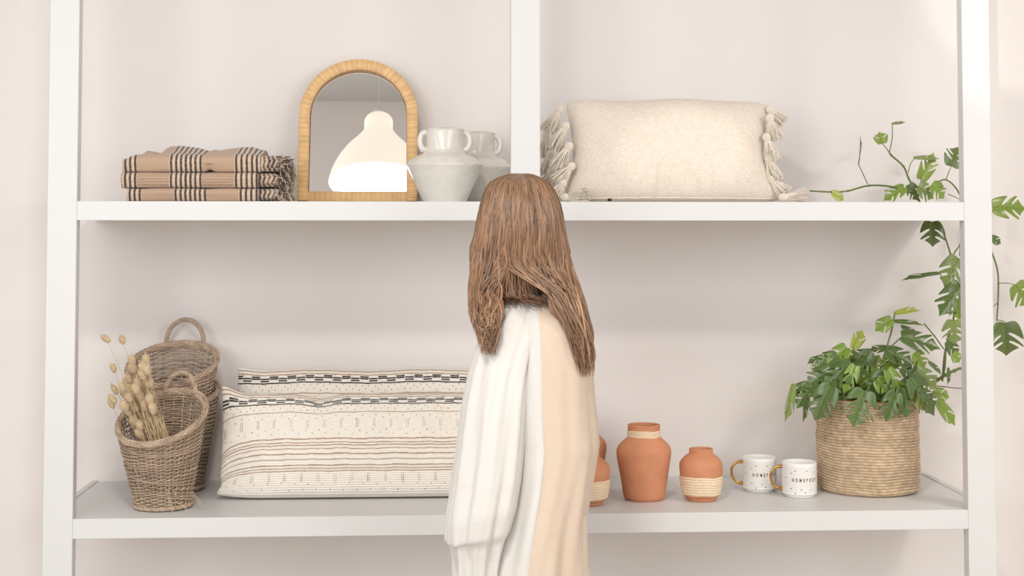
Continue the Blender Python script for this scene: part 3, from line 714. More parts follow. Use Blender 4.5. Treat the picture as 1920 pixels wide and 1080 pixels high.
def head_mesh(g, c, d, ln, rad, seed):
    rr = np.random.RandomState(seed); a0 = np.cross(d, (0, 1, .2)); a0 /= np.linalg.norm(a0); b0 = np.cross(d, a0)
    M = np.stack([a0, b0, d], 1)
    th = np.linspace(0, PI, 14); a = np.arange(14)*2*PI/14
    prf = np.sin(th)**.8*(1+.15*np.cos(th)*-1)
    rough = 1+.30*rr.rand(14, 14)
    P = np.stack([prf[:, None]*np.cos(a)*rough*rad, prf[:, None]*np.sin(a)*rough*rad, -np.cos(th)[:, None]*ln/2*np.ones(14)], -1)@M.T+c
    C = np.ones((14, 14, 3))*L(220, 192, 152)*(.76+.25*rr.rand(14, 14, 1)); g.grid(P, False, True, C)
    for k in range(60):
        t_ = .2+2.6*rr.rand(); a_ = rr.rand()*2*PI; q = np.array([math.sin(t_)*math.cos(a_)*rad, math.sin(t_)*math.sin(a_)*rad, -math.cos(t_)*ln/2])
        q1 = q*1.12+np.array([0, 0, .005]); g.tube([c+M@q, c+M@q1], .00035, 3, cap=False, c=L(232, 206, 168))
for k, (hx, hy) in enumerate(heads):
    X, Y_ = 180+hx/2.77, 590+hy/2.77; dist = abs(hx-240)/200.; Yh = fb[1]-.045+.09*r_.rand()
    h = at(X, Y_, Yh); b = np.array([fb[0]-.034+.062*r_.rand()+.012*(hx-200)/100., fb[1]-.03+.05*r_.rand(), ZL+.03+.04*r_.rand()])
    t = np.linspace(0, 1, 12)[:, None]; mid = (b+h)/2+np.array([.018*(1 if hx > 200 else .7), .0, .0])
    path = (1-t)**2*b+2*t*(1-t)*mid+t**2*h; d = path[-1]-path[-2]; d /= np.linalg.norm(d)
    g = G().tube(path, np.linspace(.00095, .0006, 12), 5); st = link('stalk', g, M_straw, db)
    far = (hx < 160 and hy < 500); ln = (.022 if far else .026)+.006*r_.rand(); g = G(); head_mesh(g, h+d*ln*.4, d if hx != 62 else np.array([-.75, 0, .5])/np.linalg.norm([-.75, 0, .5]), ln, (.0062 if far else .0078)+.0012*r_.rand(), k)
    link('seed_head', g, M_head, st)
for k in range(24):
    b = np.array([fb[0]+.0+.075*r_.rand(), fb[1]-.035+.05*r_.rand(), ZL+.03]); h = at(258+52*r_.rand()**1.2, 775-35*r_.rand(), fb[1]-.03+.04*r_.rand()); h = at(262+48*(k/24), 800-60*r_.rand()*(1-.6*k/24), fb[1]-.02)
    link('stalk', G().tube(b+(h-b)*np.linspace(0, 1, 5)[:, None], .0010, 5), M_straw, db)
for (x0, y0, x1, y1) in ((310, 915, 323, 963), (315, 918, 324, 958), (326, 920, 329, 930), (332, 942, 353, 958), (361, 928, 376, 948), (363, 926, 381, 947)):
    Ya = fb[1]-.082 if x0 < 350 else fb[1]-.03
    a = at(x0, y0, Ya-.003); b = at(x1, y1, Ya-.012); b[2] = max(b[2], ZL+.0015)
    link('loose_straw', G().tube([a, (a+b)/2+(.001, 0, .001), b], .0007, 5), M_straw, db)

# ------------------------------------------------------------------ rope planter
M_sea = mat('twisted_seagrass', (200, 166, 122), .75, attr=True, var=.12, vscale=50, bump=.5, bscale=600)
pb = onz(1628, 935, ZL); PR = 93*mpp(.33); pc = (at(1627.5, 900, pb[1]+PR)[0], pb[1]+PR, ZL)
PH = at(1628, 757, pc[1]-PR)[2]-ZL
n, m = 900, 330; th = np.arange(n)*2*PI/n; z = np.linspace(0, PH, m); TH, Z = np.meshgrid(th, z); coils = 33; pit = PH/coils
zz = Z+pit*TH/(2*PI)+.0012*np.sin(3*TH+Z*30)+.0008*np.sin(7*TH)
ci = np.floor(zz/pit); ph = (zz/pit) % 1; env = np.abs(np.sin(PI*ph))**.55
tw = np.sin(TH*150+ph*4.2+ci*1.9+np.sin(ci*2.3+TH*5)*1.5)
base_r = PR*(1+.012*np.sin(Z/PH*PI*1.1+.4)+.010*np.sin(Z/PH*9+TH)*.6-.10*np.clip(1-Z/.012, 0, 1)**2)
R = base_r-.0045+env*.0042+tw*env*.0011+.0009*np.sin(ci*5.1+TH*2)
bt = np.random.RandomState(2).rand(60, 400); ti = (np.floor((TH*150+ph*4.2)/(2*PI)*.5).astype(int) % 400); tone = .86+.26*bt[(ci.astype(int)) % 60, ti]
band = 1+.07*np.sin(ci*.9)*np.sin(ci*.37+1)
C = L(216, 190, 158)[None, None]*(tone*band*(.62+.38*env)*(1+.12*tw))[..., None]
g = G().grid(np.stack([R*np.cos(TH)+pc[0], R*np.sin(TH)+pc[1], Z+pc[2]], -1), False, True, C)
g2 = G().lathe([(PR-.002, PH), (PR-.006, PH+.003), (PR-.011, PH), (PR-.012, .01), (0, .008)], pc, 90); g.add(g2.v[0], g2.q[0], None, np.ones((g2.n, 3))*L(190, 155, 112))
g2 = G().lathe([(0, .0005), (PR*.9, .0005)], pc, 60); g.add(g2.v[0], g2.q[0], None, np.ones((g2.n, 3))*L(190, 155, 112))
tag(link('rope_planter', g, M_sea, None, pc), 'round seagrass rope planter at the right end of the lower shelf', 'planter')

# ------------------------------------------------------------------ climbing split-leaf plant
def leafmat(name, rgb, rgb2):
    m = mat(name, rgb, .30, spec=.6); nt = m.node_tree; N = nt.nodes; b = N['Principled BSDF']
    a = N.new('ShaderNodeAttribute'); a.attribute_name = 'Col'
    mx = N.new('ShaderNodeMix'); mx.data_type = 'RGBA'; s = N.new('ShaderNodeSeparateColor'); nt.links.new(a.outputs[0], s.inputs[0]); nt.links.new(s.outputs[0], mx.inputs[0])
    mx.inputs[6].default_value = (*lin(rgb), 1); mx.inputs[7].default_value = (*lin(rgb2), 1)
    nt.links.new(mx.outputs[2], b.inputs['Base Color'])
    b.inputs['Transmission Weight'].default_value = 0.0; b.inputs['Subsurface Weight'].default_value = .15; b.inputs['Subsurface Scale'].default_value = .004
    return m
ML = [leafmat('dark_green_leaf', (70, 100, 44), (116, 142, 80)), leafmat('mid_green_leaf', (112, 144, 50), (150, 176, 84)), leafmat('young_lime_leaf', (150, 166, 62), (188, 198, 100)), leafmat('olive_green_leaf', (112, 134, 70), (150, 168, 104))]
M_stem = mat('green_vine_stem', (112, 124, 66), .5, var=.2, vscale=60, bump=.2)
M_brown = mat('woody_aerial_root', (120, 92, 66), .8, var=.2, vscale=90, bump=.4)
M_soil = mat('dark_potting_soil', (62, 48, 38), .95, var=.3, vscale=150, bump=1., bscale=120)
pr = thing('split_leaf_plant', (pc[0], pc[1], ZL+PH-.03), 'split-leaf climbing plant in the rope planter, its vines trained up to the upper shelf', 'plant')
def leaf(b, tip, wid, mi, nrm=(0, -1, .35), seed=0, droop=.12, fold=.35, slits=3, curl=0.):
    b = np.array(b); tip = np.array(tip); d = tip-b; Ln = np.linalg.norm(d); d /= Ln; nrm = np.array(nrm, float); nrm -= d*(nrm@d); nrm /= np.linalg.norm(nrm); sd = np.cross(d, nrm)
    r = np.random.RandomState(seed); ns = 90; s = np.linspace(0, 1, ns); nw = 7
    Wd = (s+.002)**.42*np.maximum(1-s, 0)**1.1; Wd /= Wd.max()
    Wd = np.maximum(Wd, .0)*wid/2*1.06
    halves = []
    for side in (-1, 1):
        cut = np.ones(ns)
        for k in range(slits):
            c = .14+.56*(k+.5)/slits+.05*(r.rand()-.5); w = (.050 if slits < 3 else .040)+.026*r.rand(); dp = .66+.20*r.rand()
            cut = np.minimum(cut, 1-dp*np.exp(-(np.abs(s-c)/w)**3.6))
        halves.append((side, cut))
    rows = []
    for side, cut in halves:
        q = np.linspace(0, 1, nw)
        W_ = Wd[:, None]*cut[:, None]*q[None]; wn = W_/(wid/2)
        al = s[:, None]*Ln+wn**1.5*Ln*(.52*(1-s[:, None])**.8-.80*np.exp(-s[:, None]*9))
        al = np.minimum(al, Ln*1.0)
        up = W_*fold-.9*fold*W_**2/(wid/2)-droop*Ln*(s[:, None]**2)+curl*Ln*np.sin(s[:, None]*PI)+.010*Ln*np.sin(s[:, None]*22+side)*wn
        P = b+al[..., None]*d+(side*W_)[..., None]*sd+up[..., None]*nrm
        vein = np.exp(-(q/.10)**2)[None]*.9+np.zeros_like(W_)+.35*(np.abs(np.sin(s[:, None]*26-wn*5)) > .93)+.22*r.rand()
        rows.append((P, np.clip(vein, 0, 1)))
    g = G()
    for k, (P, v) in enumerate(rows): g.grid(P if k else P[:, ::-1], c=np.repeat((v if k else v[:, ::-1])[..., None], 3, -1))
    o = link('leaf', g, ML[mi], pr)
    mod = o.modifiers.new('thickness', 'SOLIDIFY'); mod.thickness = .0005; mod.offset = 0
    return o
nleaf = 0
def LF(bx, by, tx, ty, w, Y, mi, dy=0., nrm=(0, -1, .35), fold=.35, slits=3, droop=.10, Yw=None):
    slits = {1: 1, 2: 1, 3: 2, 4: 3}[slits]
    global nleaf; nleaf += 1
    b = at(bx, by, Y); t = at(tx, ty, Y+dy)
    return leaf(b, t, w*mpp(Y), mi, nrm, nleaf, droop, fold, slits)
def vine(pts, r, mt=None, name='stem'):
    P = np.array([at(x, y, Y) for x, y, Y in pts]); n = max(12, 5*len(P)); t = np.linspace(0, len(P)-1, n); out = []
    for x in t:
        i = min(int(x), len(P)-2); f = x-i; a = P[max(i-1, 0)]; b = P[i]; c = P[i+1]; d = P[min(i+2, len(P)-1)]
        out.append(.5*((2*b)+(c-a)*f+(2*a-5*b+4*c-d)*f*f+(3*b-a-3*c+d)*f**3))
    g = G().tube(out, np.linspace(r, r*.8, n), 7)
    for q in P[1:-1]: g.ell(q, (r*1.25,)*3, 8, 6)
    return link(name, g, mt or M_stem, pr)
U = .33
# vines on and above the upper shelf
vine([(1800, 480, .44), (1803, 400, .44), (1798, 362, .42), (1773, 337, .38), (1743, 351, .36), (1712, 360, .34)], .0024)
vine([(1725, 380, .34), (1713, 352, .34), (1703, 333, .34), (1694, 312, .34), (1671, 291, .33), (1667, 283, .33)], .0028)
vine([(1720, 366, .34), (1676, 351, .30), (1630, 348, .28), (1590, 358, .26), (1560, 360, .25), (1519, 358, .22)], .0026)
vine([(1627, 345, .28), (1619, 328, .28), (1609, 307, .28)], .0012, M_brown)
vine([(1668, 284, .33), (1673, 258, .33), (1673, 233, .33)], .0014)
vine([(1668, 287, .33), (1661, 277, .33), (1654, 269, .33)], .0012, M_brown)
vine([(1703, 324, .34), (1707, 308, .34), (1715, 296, .34)], .0012)
vine([(1727, 347, .35), (1727, 340, .35), (1726, 335, .35)], .0011)
vine([(1774, 337, .38), (1778, 325, .38), (1784, 311, .38)], .0012, M_brown)
vine([(1778, 364, .38), (1790, 369, .38), (1800, 374, .39)], .0011, M_brown)
LF(1609, 307, 1618, 254, 12, .28, 0, nrm=(1, -.5, .2), slits=2)
LF(1654, 269, 1649, 247, 27, .33, 1, nrm=(0, -1, .1), slits=2)
LF(1673, 233, 1698, 227, 14, .33, 3, nrm=(0, -.45, 1), slits=2)
LF(1726, 336, 1754, 286, 34, .35, 1, nrm=(.3, -1, .1))
LF(1715, 297, 1763, 294, 17, .34, 3, nrm=(0, -.6, 1), slits=2)
LF(1784, 312, 1797, 275, 42, .38, 0, nrm=(0, -1, .1))
LF(1696, 352, 1656, 374, 30, .30, 1, nrm=(0, -.8, .6))
LF(1704, 346, 1722, 376, 30, .31, 0, nrm=(0, -.9, .5))
LF(1722, 349, 1752, 372, 38, .30, 3, nrm=(0, -.9, .5))
LF(1747, 346, 1772, 372, 36, .30, 1, nrm=(0, -.8, .5))
LF(1560, 361, 1584, 375, 20, .24, 2, nrm=(0, -.9, .5), slits=1)
LF(1752, 345, 1770, 350, 20, .40, 0, nrm=(0, -.8, .5), slits=2)
# vine climbing inside the right post
V = .30
vine([(1767, 715, .36), (1772, 660, .36), (1786, 610, .36), (1790, 560, .36), (1787, 510, .36), (1782, 476, .36), (1767, 432, .34), (1757, 420, .33)], .0026)
vine([(1785, 483, .36), (1792, 470, .38), (1800, 458, .40), (1806, 430, .43), (1803, 400, .44)], .0020)
vine([(1762, 512, .32), (1768, 522, .34), (1778, 536, .36), (1789, 545, .36)], .0013)
LF(1747, 416, 1750, 462, 48, .32, 0, dy=-.02)
LF(1797, 484, 1772, 540, 52, .30, 3)
LF(1759, 513, 1690, 520, 17, .30, 0, nrm=(0, -.5, 1), slits=2)
LF(1800, 533, 1762, 593, 46, .30, 0)
LF(1794, 560, 1800, 600, 40, .34, 1)
LF(1789, 600, 1790, 646, 50, .29, 3)
LF(1787, 662, 1800, 680, 22, .31, 1, slits=2)
LF(1776, 640, 1797, 668, 26, .36, 0, slits=2)
# vine outside the right post
vine([(1840, 400, .40), (1852, 392, .40), (1861, 388, .40)], .0012)
vine([(1845, 430, .40), (1861, 476, .40), (1870, 505, .40), (1872, 532, .40), (1871, 570, .40), (1869, 602, .40)], .0024)
vine([(1872, 531, .40), (1888, 531, .40), (1904, 534, .40)], .0011)
vine([(1850, 700, .40), (1858, 660, .41), (1868, 612, .40)], .0022)
vine([(1870, 568, .40), (1862, 575, .40), (1856, 580, .40)], .0011)
vine([(1870, 600, .40), (1878, 601, .39), (1885, 604, .38)], .0012)
LF(1861, 388, 1926, 390, 46, .38, 1, nrm=(0, -1, .3))
LF(1858, 445, 1878, 457, 18, .40, 0, slits=1)
LF(1904, 533, 1930, 574, 52, .38, 1)
LF(1885, 605, 1889, 668, 66, .36, 0)
# bush in the planter
for a in ([(1655, 760, .33), (1650, 700, .33), (1663, 650, .33), (1671, 622, .33), (1678, 587, .33)], [(1690, 760, .34), (1730, 712, .35), (1767, 705, .36), (1774, 650, .36), (1779, 620, .36)],
          [(1600, 770, .3), (1603, 720, .3), (1601, 690, .3), (1600, 652, .3)], [(1620, 770, .3), (1612, 730, .28), (1620, 700, .28), (1645, 690, .28)],
          [(1655, 677, .33), (1670, 652, .32), (1690, 632, .31)], [(1733, 607, .33), (1752, 630, .34), (1770, 655, .35)],
          [(1660, 770, .3), (1655, 735, .28), (1648, 712, .27)]):
    vine(a, .0019 if len(a) < 4 else .0024)
vine([(1735, 722, .33), (1770, 725, .34), (1804, 728, .35), (1850, 722, .38)], .0014, M_brown, 'aerial_root')
vine([(1755, 715, .36), (1773, 703, .36), (1790, 695, .36), (1806, 691, .37), (1850, 700, .40)], .0042, M_stem)
bush = [(1488, 721, 1476, 794, 18, .20, 3, 0, 1), (1515, 721, 1482, 741, 26, .24, 0, -.02, 2), (1525, 725, 1493, 765, 40, .22, 0, -.02, 3), (1511, 745, 1510, 793, 12, .20, 0, 0, 1),
 (1557, 724, 1527, 789, 54, .185, 0, -.01, 3), (1563, 694, 1513, 722, 44, .25, 0, -.03, 3), (1543, 669, 1513, 680, 17, .30, 0, 0, 2), (1547, 664, 1550, 697, 15, .28, 3, 0, 1),
 (1588, 652, 1549, 688, 38, .27, 1, -.02, 3), (1599, 653, 1620, 618, 24, .30, 2, .01, 2), (1636, 664, 1588, 678, 32, .32, 0, 0, 3), (1597, 684, 1543, 726, 48, .22, 0, -.02, 3),
 (1604, 686, 1581, 738, 30, .20, 1, -.01, 3), (1622, 733, 1599, 801, 62, .15, 0, -.015, 4), (1664, 653, 1629, 655, 22, .34, 0, 0, 2), (1662, 658, 1714, 682, 46, .27, 0, -.02, 3),
 (1643, 712, 1668, 735, 36, .20, 1, -.01, 2), (1664, 694, 1696, 746, 36, .18, 1, -.01, 3), (1680, 736, 1660, 790, 42, .16, 0, -.01, 3), (1692, 728, 1700, 785, 42, .165, 0, -.01, 3),
 (1706, 708, 1753, 780, 64, .17, 0, -.01, 4), (1718, 696, 1760, 728, 42, .21, 3, -.01, 3), (1690, 690, 1722, 710, 38, .22, 0, -.01, 3), (1715, 661, 1735, 692, 36, .27, 1, 0, 3),
 (1750, 735, 1783, 743, 26, .28, 1, 0, 2), (1756, 752, 1795, 798, 28, .26, 1, 0, 2), (1741, 680, 1771, 701, 20, .30, 0, 0, 2), (1777, 690, 1781, 722, 11, .33, 0, 0, 1), (1716, 733, 1738, 773, 26, .18, 2, 0, 2),
 (1690, 632, 1765, 652, 48, .29, 0, -.02, 3), (1672, 599, 1640, 620, 28, .31, 1, 0, 2), (1672, 603, 1735, 604, 14, .32, 0, 0, 2), (1690, 614, 1724, 626, 22, .33, 0, 0, 2), (1678, 588, 1727, 575, 16, .33, 2, 0, 2),
 (1620, 690, 1575, 700, 40, .28, 0, 0, 3), (1640, 680, 1600, 668, 34, .30, 3, 0, 3), (1630, 700, 1650, 665, 36, .30, 1, 0, 3), (1585, 700, 1560, 740, 40, .22, 3, 0, 3), (1660, 700, 1630, 745, 44, .22, 0, 0, 3),
 (1680, 690, 1660, 660, 40, .32, 3, 0, 3), (1700, 700, 1740, 690, 40, .30, 0, 0, 3), (1590, 720, 1560, 760, 42, .22, 0, 0, 3), (1560, 700, 1530, 705, 36, .28, 1, 0, 3), (1640, 725, 1640, 770, 40, .21, 0, 0, 3), (1700, 730, 1725, 765, 40, .23, 0, 0, 3),
 (1575, 690, 1600, 730, 40, .24, 3, 0, 3), (1720, 710, 1690, 750, 44, .24, 0, 0, 3), (1545, 715, 1525, 750, 36, .26, 0, 0, 3), (1610, 672, 1570, 664, 30, .31, 1, 0, 3), (1655, 690, 1690, 672, 36, .30, 1, 0, 3), (1620, 745, 1640, 705, 44, .33, 0, 0, 3), (1660, 750, 1675, 705, 46, .34, 0, 0, 3), (1600, 745, 1595, 700, 44, .34, 0, 0, 3), (1575, 748, 1560, 715, 40, .31, 0, 0, 3), (1640, 740, 1610, 715, 40, .28, 3, 0, 3), (1690, 745, 1705, 712, 40, .34, 0, 0, 3), (1665, 735, 1640, 700, 38, .38, 0, 0, 3), (1610, 720, 1650, 690, 36, .27, 1, 0, 3), (1540, 690, 1522, 700, 26, .26, 3, 0, 2), (1570, 668, 1530, 690, 40, .26, 0, 0, 3), (1630, 660, 1615, 690, 34, .28, 0, 0, 3), (1725, 735, 1752, 757, 34, .27, 0, 0, 3)]
r_ = np.random.RandomState(9)
for (bx, by, tx, ty, w_, Y, mi, dy, sl_) in bush:
    flat = (w_ < 24)
    nr = (.5*(tx-bx)/60., -1, .25+.5*r_.rand()) if not flat else (.3, -.6, .9)
    hang = Y < .20 and ty > 752
    LF(bx, by, tx, ty, w_, Y-(.028 if hang else 0), mi, 0 if hang else dy, nr, fold=.25+.3*r_.rand(), slits=sl_, droop=(.02 if hang else .06+.16*r_.rand()))
    if Y > .19 or True:
        e = at(bx, by, Y); b0 = np.array([pc[0]+.05*(r_.rand()-.5), pc[1]+.05*(r_.rand()-.5), ZL+PH-.04]); m_ = (e+b0)/2+np.array([0, 0, .018+.03*r_.rand()])
        t = np.linspace(0, 1, 9)[:, None]
        if e[2] < 1.10: link('petiole', G().tube((1-t)**2*b0+2*t*(1-t)*m_+t**2*e, .0012, 6), M_stem, pr)
g = G().lathe([(0, .004), (.05, .007), (PR*.6, .003), (PR-.0135, 0)], (pc[0], pc[1], ZL+PH-.03), 50, lambda a, z: .001*np.sin(a*9)); link('soil', g, M_soil, pr)
# ------------------------------------------------------------------ the person walking past
M_skin = mat('skin', (226, 184, 156), .5, var=.04, vscale=30, sss=.1)
M_hair = mat('chestnut_hair', (150, 112, 86), .34, attr=True, var=.18, vscale=60, stretch=(1, 1, .15), spec=.5)
M_shirt = mat('off_white_cotton', (220, 216, 211), .85, var=.015, vscale=30, bump=.5, bscale=500, sheen=.2)
M_pants = mat('beige_trousers', (222, 206, 188), .85, var=.03, bump=.4, bscale=500)
M_shoe = mat('tan_leather', (172, 132, 98), .5, var=.08)
M_eye = mat('eye_white', (240, 238, 235), .2, var=.01)
YP = -.42; pk = mpp(YP)
hc = at(977, 438, YP); hc = np.array([hc[0], YP, hc[2]])
per = thing('person', (at(1010, 900, YP)[0], YP, 0), 'person with long brown hair, wide-sleeved off-white blouse and beige waistcoat, passing the shelves', 'person')
fx = np.array([-.72, .69, 0.]); fx /= np.linalg.norm(fx); rt = np.array([fx[1], -fx[0], 0.])    # facing direction and the person's right
up = np.array([0, 0, 1.])
def wp(f, r, u): return hc+f*fx+r*rt+u*up
B = G(); Mh = np.stack([fx, rt, up], 1)
# head, face
B.ell(wp(-.005, 0, .015), (.084, .068, .092), 32, 24, M=Mh); B.ell(wp(.022, 0, -.045), (.062, .052, .066), 28, 20, M=Mh); B.ell(wp(.045, 0, -.088), (.030, .030, .022), 16, 12, M=Mh)
B.tube([wp(.080, 0, .012), wp(.093, 0, -.010), wp(.104, 0, -.030), wp(.092, 0, -.040)], [.007, .009, .0125, .008], 10)
B.tube([wp(.078, -.024, -.064), wp(.092, 0, -.060), wp(.078, .024, -.064)], [.004, .0065, .004], 8); B.tube([wp(.076, -.020, -.072), wp(.090, 0, -.072), wp(.076, .020, -.072)], [.004, .0065, .004], 8)
for sd in (-1, 1):
    B.ell(wp(-.008, sd*.071, -.018), (.016, .008, .030), 14, 10, M=Mh); B.tube([wp(.070, sd*.048, .028), wp(.084, sd*.028, .034), wp(.086, sd*.012, .030)], .0055, 8)
    B.ell(wp(.060, sd*.034, -.030), (.022, .020, .020), 12, 10, M=Mh)
# neck, torso
sh_z = at(1000, 572, YP)[2]; cx = at(1018, 700, YP)[0]; tc = np.array([cx, YP, 0.])
hipz = .84; ch = lambda z, dx=0: np.array([cx+dx, YP, z])
B.tube([hc+(0.0, -.0, -.06), hc+(.018, -.01, -.13), np.array([cx-.012, YP, sh_z-.02])], [.050, .050, .060], 20)
B.tube([ch(sh_z+.01, -.01), ch(sh_z-.06), ch(1.22), ch(1.05), ch(.95), ch(.86), ch(.80)], [.050, .080, .092, .082, .084, .086, .08], 28, flat=.90, ref=tuple(rt))
sides = {-1: [], 1: []}
shL = np.array([at(970, 625, -.48)[0], -.482, sh_z-.055]); shR = np.array([cx+.005, YP+.150, sh_z-.045])
elL = np.array([at(925, 790, -.52)[0], -.525, at(925, 790, -.52)[2]]); wrL = np.array([at(900, 895, -.535)[0], -.535, at(900, 895, -.535)[2]])
elR = shR+np.array([.035, .05, -.26]); wrR = elR+np.array([-.12, .02, -.21])
for sh_, el, wr in ((shL, elL, wrL), (shR, elR, wrR)):
    B.tube([np.array([cx-.005, (YP+sh_[1])/2, sh_z-.03]), sh_, (sh_+el)/2, el, (el+wr)/2, wr], [.046, .042, .037, .034, .029, .022], 18)
    d = (wr-el)/np.linalg.norm(wr-el); s1 = np.array([0, 1., 0])-d*d[1]; s1 /= np.linalg.norm(s1); s2 = np.cross(d, s1)
    B.tube([wr, wr+d*.035, wr+d*.078], [.023, .036, .037], 16, flat=.42, ref=tuple(s1))
    for k, (o_, ln) in enumerate(((-.029, .062), (-.010, .074), (.010, .070), (.028, .055))):
        b0 = wr+d*.072+s1*o_; B.tube([b0, b0+d*ln*.4+s2*.003, b0+d*ln*.72+s2*.012, b0+d*ln*.92+s2*.025], [.0088, .0082, .0075, .006], 10)
    b0 = wr+d*.020+s1*-.026; B.tube([b0, b0-s1*.014+d*.024, b0-s1*.020+d*.050, b0-s1*.018+d*.066+s2*.004], [.013, .0105, .0095, .007], 10)
# legs, mid stride
lg = {}
for nm, hy, kx_, ax, ky in (('L', YP-.056, -.09, -.16, 0), ('R', YP+.056, .06, .24, .0)):
    hip = np.array([cx, hy, .86]); knee = np.array([cx+kx_+.02, hy, .47]); ank = np.array([cx+ax, hy, .09 if nm == 'L' else .12])
    B.tube([hip+(0, 0, .03), hip+(0, 0, -.06), (hip+knee)/2, knee, (knee*.6+ank*.4), ank], [.075, .078, .066, .052, .050, .034], 20); lg[nm] = (hip, knee, ank)
    B.tube([ank+(.025, 0, -.045), ank+(-.05, 0, -.050), ank+(-.14, 0, -.062)], [.032, .034, .022], 14, flat=.9)
body = link('body', B, M_skin, per)
m_ = body.modifiers.new('one_skin', 'REMESH'); m_.mode = 'VOXEL'; m_.voxel_size = .0045; m_.use_smooth_shade = True
m_ = body.modifiers.new('soften', 'SMOOTH'); m_.factor = .5; m_.iterations = 4
for sd in (-1, 1): link('eye', G().ell(wp(.072, sd*.030, .006), (.0115,)*3, 14, 10), M_eye, per)
# trousers and shoes
for nm in 'LR':
    hip, knee, ank = lg[nm]
    link('trouser_leg', G().tube([hip+(0, 0, .05), hip+(0, 0, -.06), (hip+knee)/2, knee, (knee+ank)/2, ank+(0, 0, .02)], [.086, .090, .088, .084, .086, .088], 28), M_pants, per)
    a = ank; g = G(); t = np.linspace(0, 1, 14); xs_ = .045-.215*t; hw = .036*np.sin(PI*np.clip(.12+t*.82, 0, 1))**.45; hh = .075-.045*t
    zb_ = a[2]-.089 if nm == 'L' else a[2]-.085
    P = [[(a[0]+x, a[1]+w_*math.cos(q), zb_+h_*.5+h_*.5*math.sin(q)*(1 if math.sin(q) > 0 else 1)) for q in np.linspace(0, 2*PI, 18, endpoint=False)] for x, w_, h_ in zip(xs_, hw, hh)]
    P = np.array(P); g.grid(P, False, True); g.fan(P[0]); g.fan(P[-1], flip=True); link('shoe', g, M_shoe, per)
# overshirt: torso from collar to hem
def folds(th, f, seed, amp): return amp*f**1.1*(np.sin(7*th+seed+1.5*np.sin(f*5))+.6*np.sin(12*th+2*seed-f*4)+.35*np.sin(19*th+f*9))
rowsT = [(553, 985, 1030, .040), (560, 965, 1052, .055), (574, 950, 1072, .085), (592, 945, 1086, .118), (620, 940, 1096, .135), (660, 936, 1104, .142), (700, 934, 1108, .146), (760, 932, 1112, .150), (830, 934, 1119, .155), (900, 930, 1108, .160),
         (960, 918, 1098, .165), (1020, 902, 1096, .168), (1080, 888, 1097, .170), (1140, 880, 1094, .172), (1190, 876, 1094, .174)]
ry = np.array([r[0] for r in rowsT], float); fy = np.linspace(553, 1190, 80); nT = 160; th = np.arange(nT)*2*PI/nT
P = []
for y in fy:
    l, r__, dp = (np.interp(y, ry, [q[i] for q in rowsT]) for i in (1, 2, 3)); a = at(l, y, YP); b = at(r__, y, YP); c = (a+b)/2; hw = (b[0]-a[0])/2; f = (y-553)/637.
    fo = folds(th, f, .7, .0075); ca, sa = np.cos(th), np.sin(th)
    e = 1-.10*np.abs(np.sin(2*th))*min(1, f*3)*0
    P.append(np.stack([c[0]+(hw+fo*.7)*ca*e, YP+(dp+fo)*sa*e, c[2]+0*th+.006*np.sin(3*th+1)*f**4], -1))
P = np.array(P); g = G().grid(P, False, True)
ic = P.mean(1, keepdims=True); Q = ic+(P-ic)*.965; g.grid(Q[::-1], False, True)
link('blouse', g, M_shirt, per)
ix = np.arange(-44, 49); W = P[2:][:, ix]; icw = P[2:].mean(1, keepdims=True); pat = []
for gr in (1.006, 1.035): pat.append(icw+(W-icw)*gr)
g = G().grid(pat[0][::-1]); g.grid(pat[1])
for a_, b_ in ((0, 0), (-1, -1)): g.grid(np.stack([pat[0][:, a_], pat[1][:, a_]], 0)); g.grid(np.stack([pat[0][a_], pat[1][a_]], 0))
M_warm_shade = mat('beige_linen', (214, 194, 174), .9, var=.02, vscale=40, bump=.6, bscale=600, sheen=.2)  # beige stands in for warm shade on the blouse
link('waistcoat', g, M_warm_shade, per)  # half shell over the blouse's right side, its shade put in as colour
# stand collar
g = G(); tt = np.linspace(0, 2*PI, 60); zc0 = P[1].mean(0)
g.grid(np.stack([P[1, ::1]+(0, 0, -.004), zc0+(P[1]-zc0)*.90+(0, 0, .022), zc0+(P[1]-zc0)*.84+(0, 0, .024), zc0+(P[1]-zc0)*.80+(0, 0, .0)], 0), False, True); link('collar', g, M_shirt, per)
def sleeve(rows, dpt, seed, name='sleeve', Yc=-.52):
    rr = np.array(rows, float); s_ = np.linspace(0, 1, 70); k_ = np.linspace(0, 1, len(rr)); n = 110; th = np.arange(n)*2*PI/n; P = []
    for f in s_:
        x, y, hw, Y, slx = (np.interp(f, k_, rr[:, i]) for i in range(5)); c = at(x, y, Y); w_ = hw*mpp(Y); fo = folds(th, .3+.7*f, seed, .0055)
        P.append(np.stack([c[0]+(w_+fo)*np.cos(th), Y+(w_*dpt+fo)*np.sin(th), c[2]-slx*np.cos(th)*w_+.002*np.sin(3*th+f*9)], -1))
    P = np.array(P); g = G().grid(P, False, True); ic = P.mean(1, keepdims=True); g.grid((ic+(P-ic)*.96)[::-1], False, True); g.fan(P[0]); return link(name, g, M_shirt, per)
sleeve([(985, 572, 26, -.46, .5), (975, 592, 42, -.475, .4), (962, 620, 52, -.49, .3), (948, 660, 56, -.505, .2), (938, 700, 59, -.515, .1), (929, 760, 62, -.525, 0), (922, 830, 64, -.53, -.05), (914, 900, 66, -.535, -.1), (904, 960, 66, -.54, -.2), (898, 1003, 60, -.54, -.25), (897, 1014, 50, -.54, -.1), (896, 1045, 42, -.54, 0), (894, 1092, 37, -.54, 0)], 1.08, 1.1)
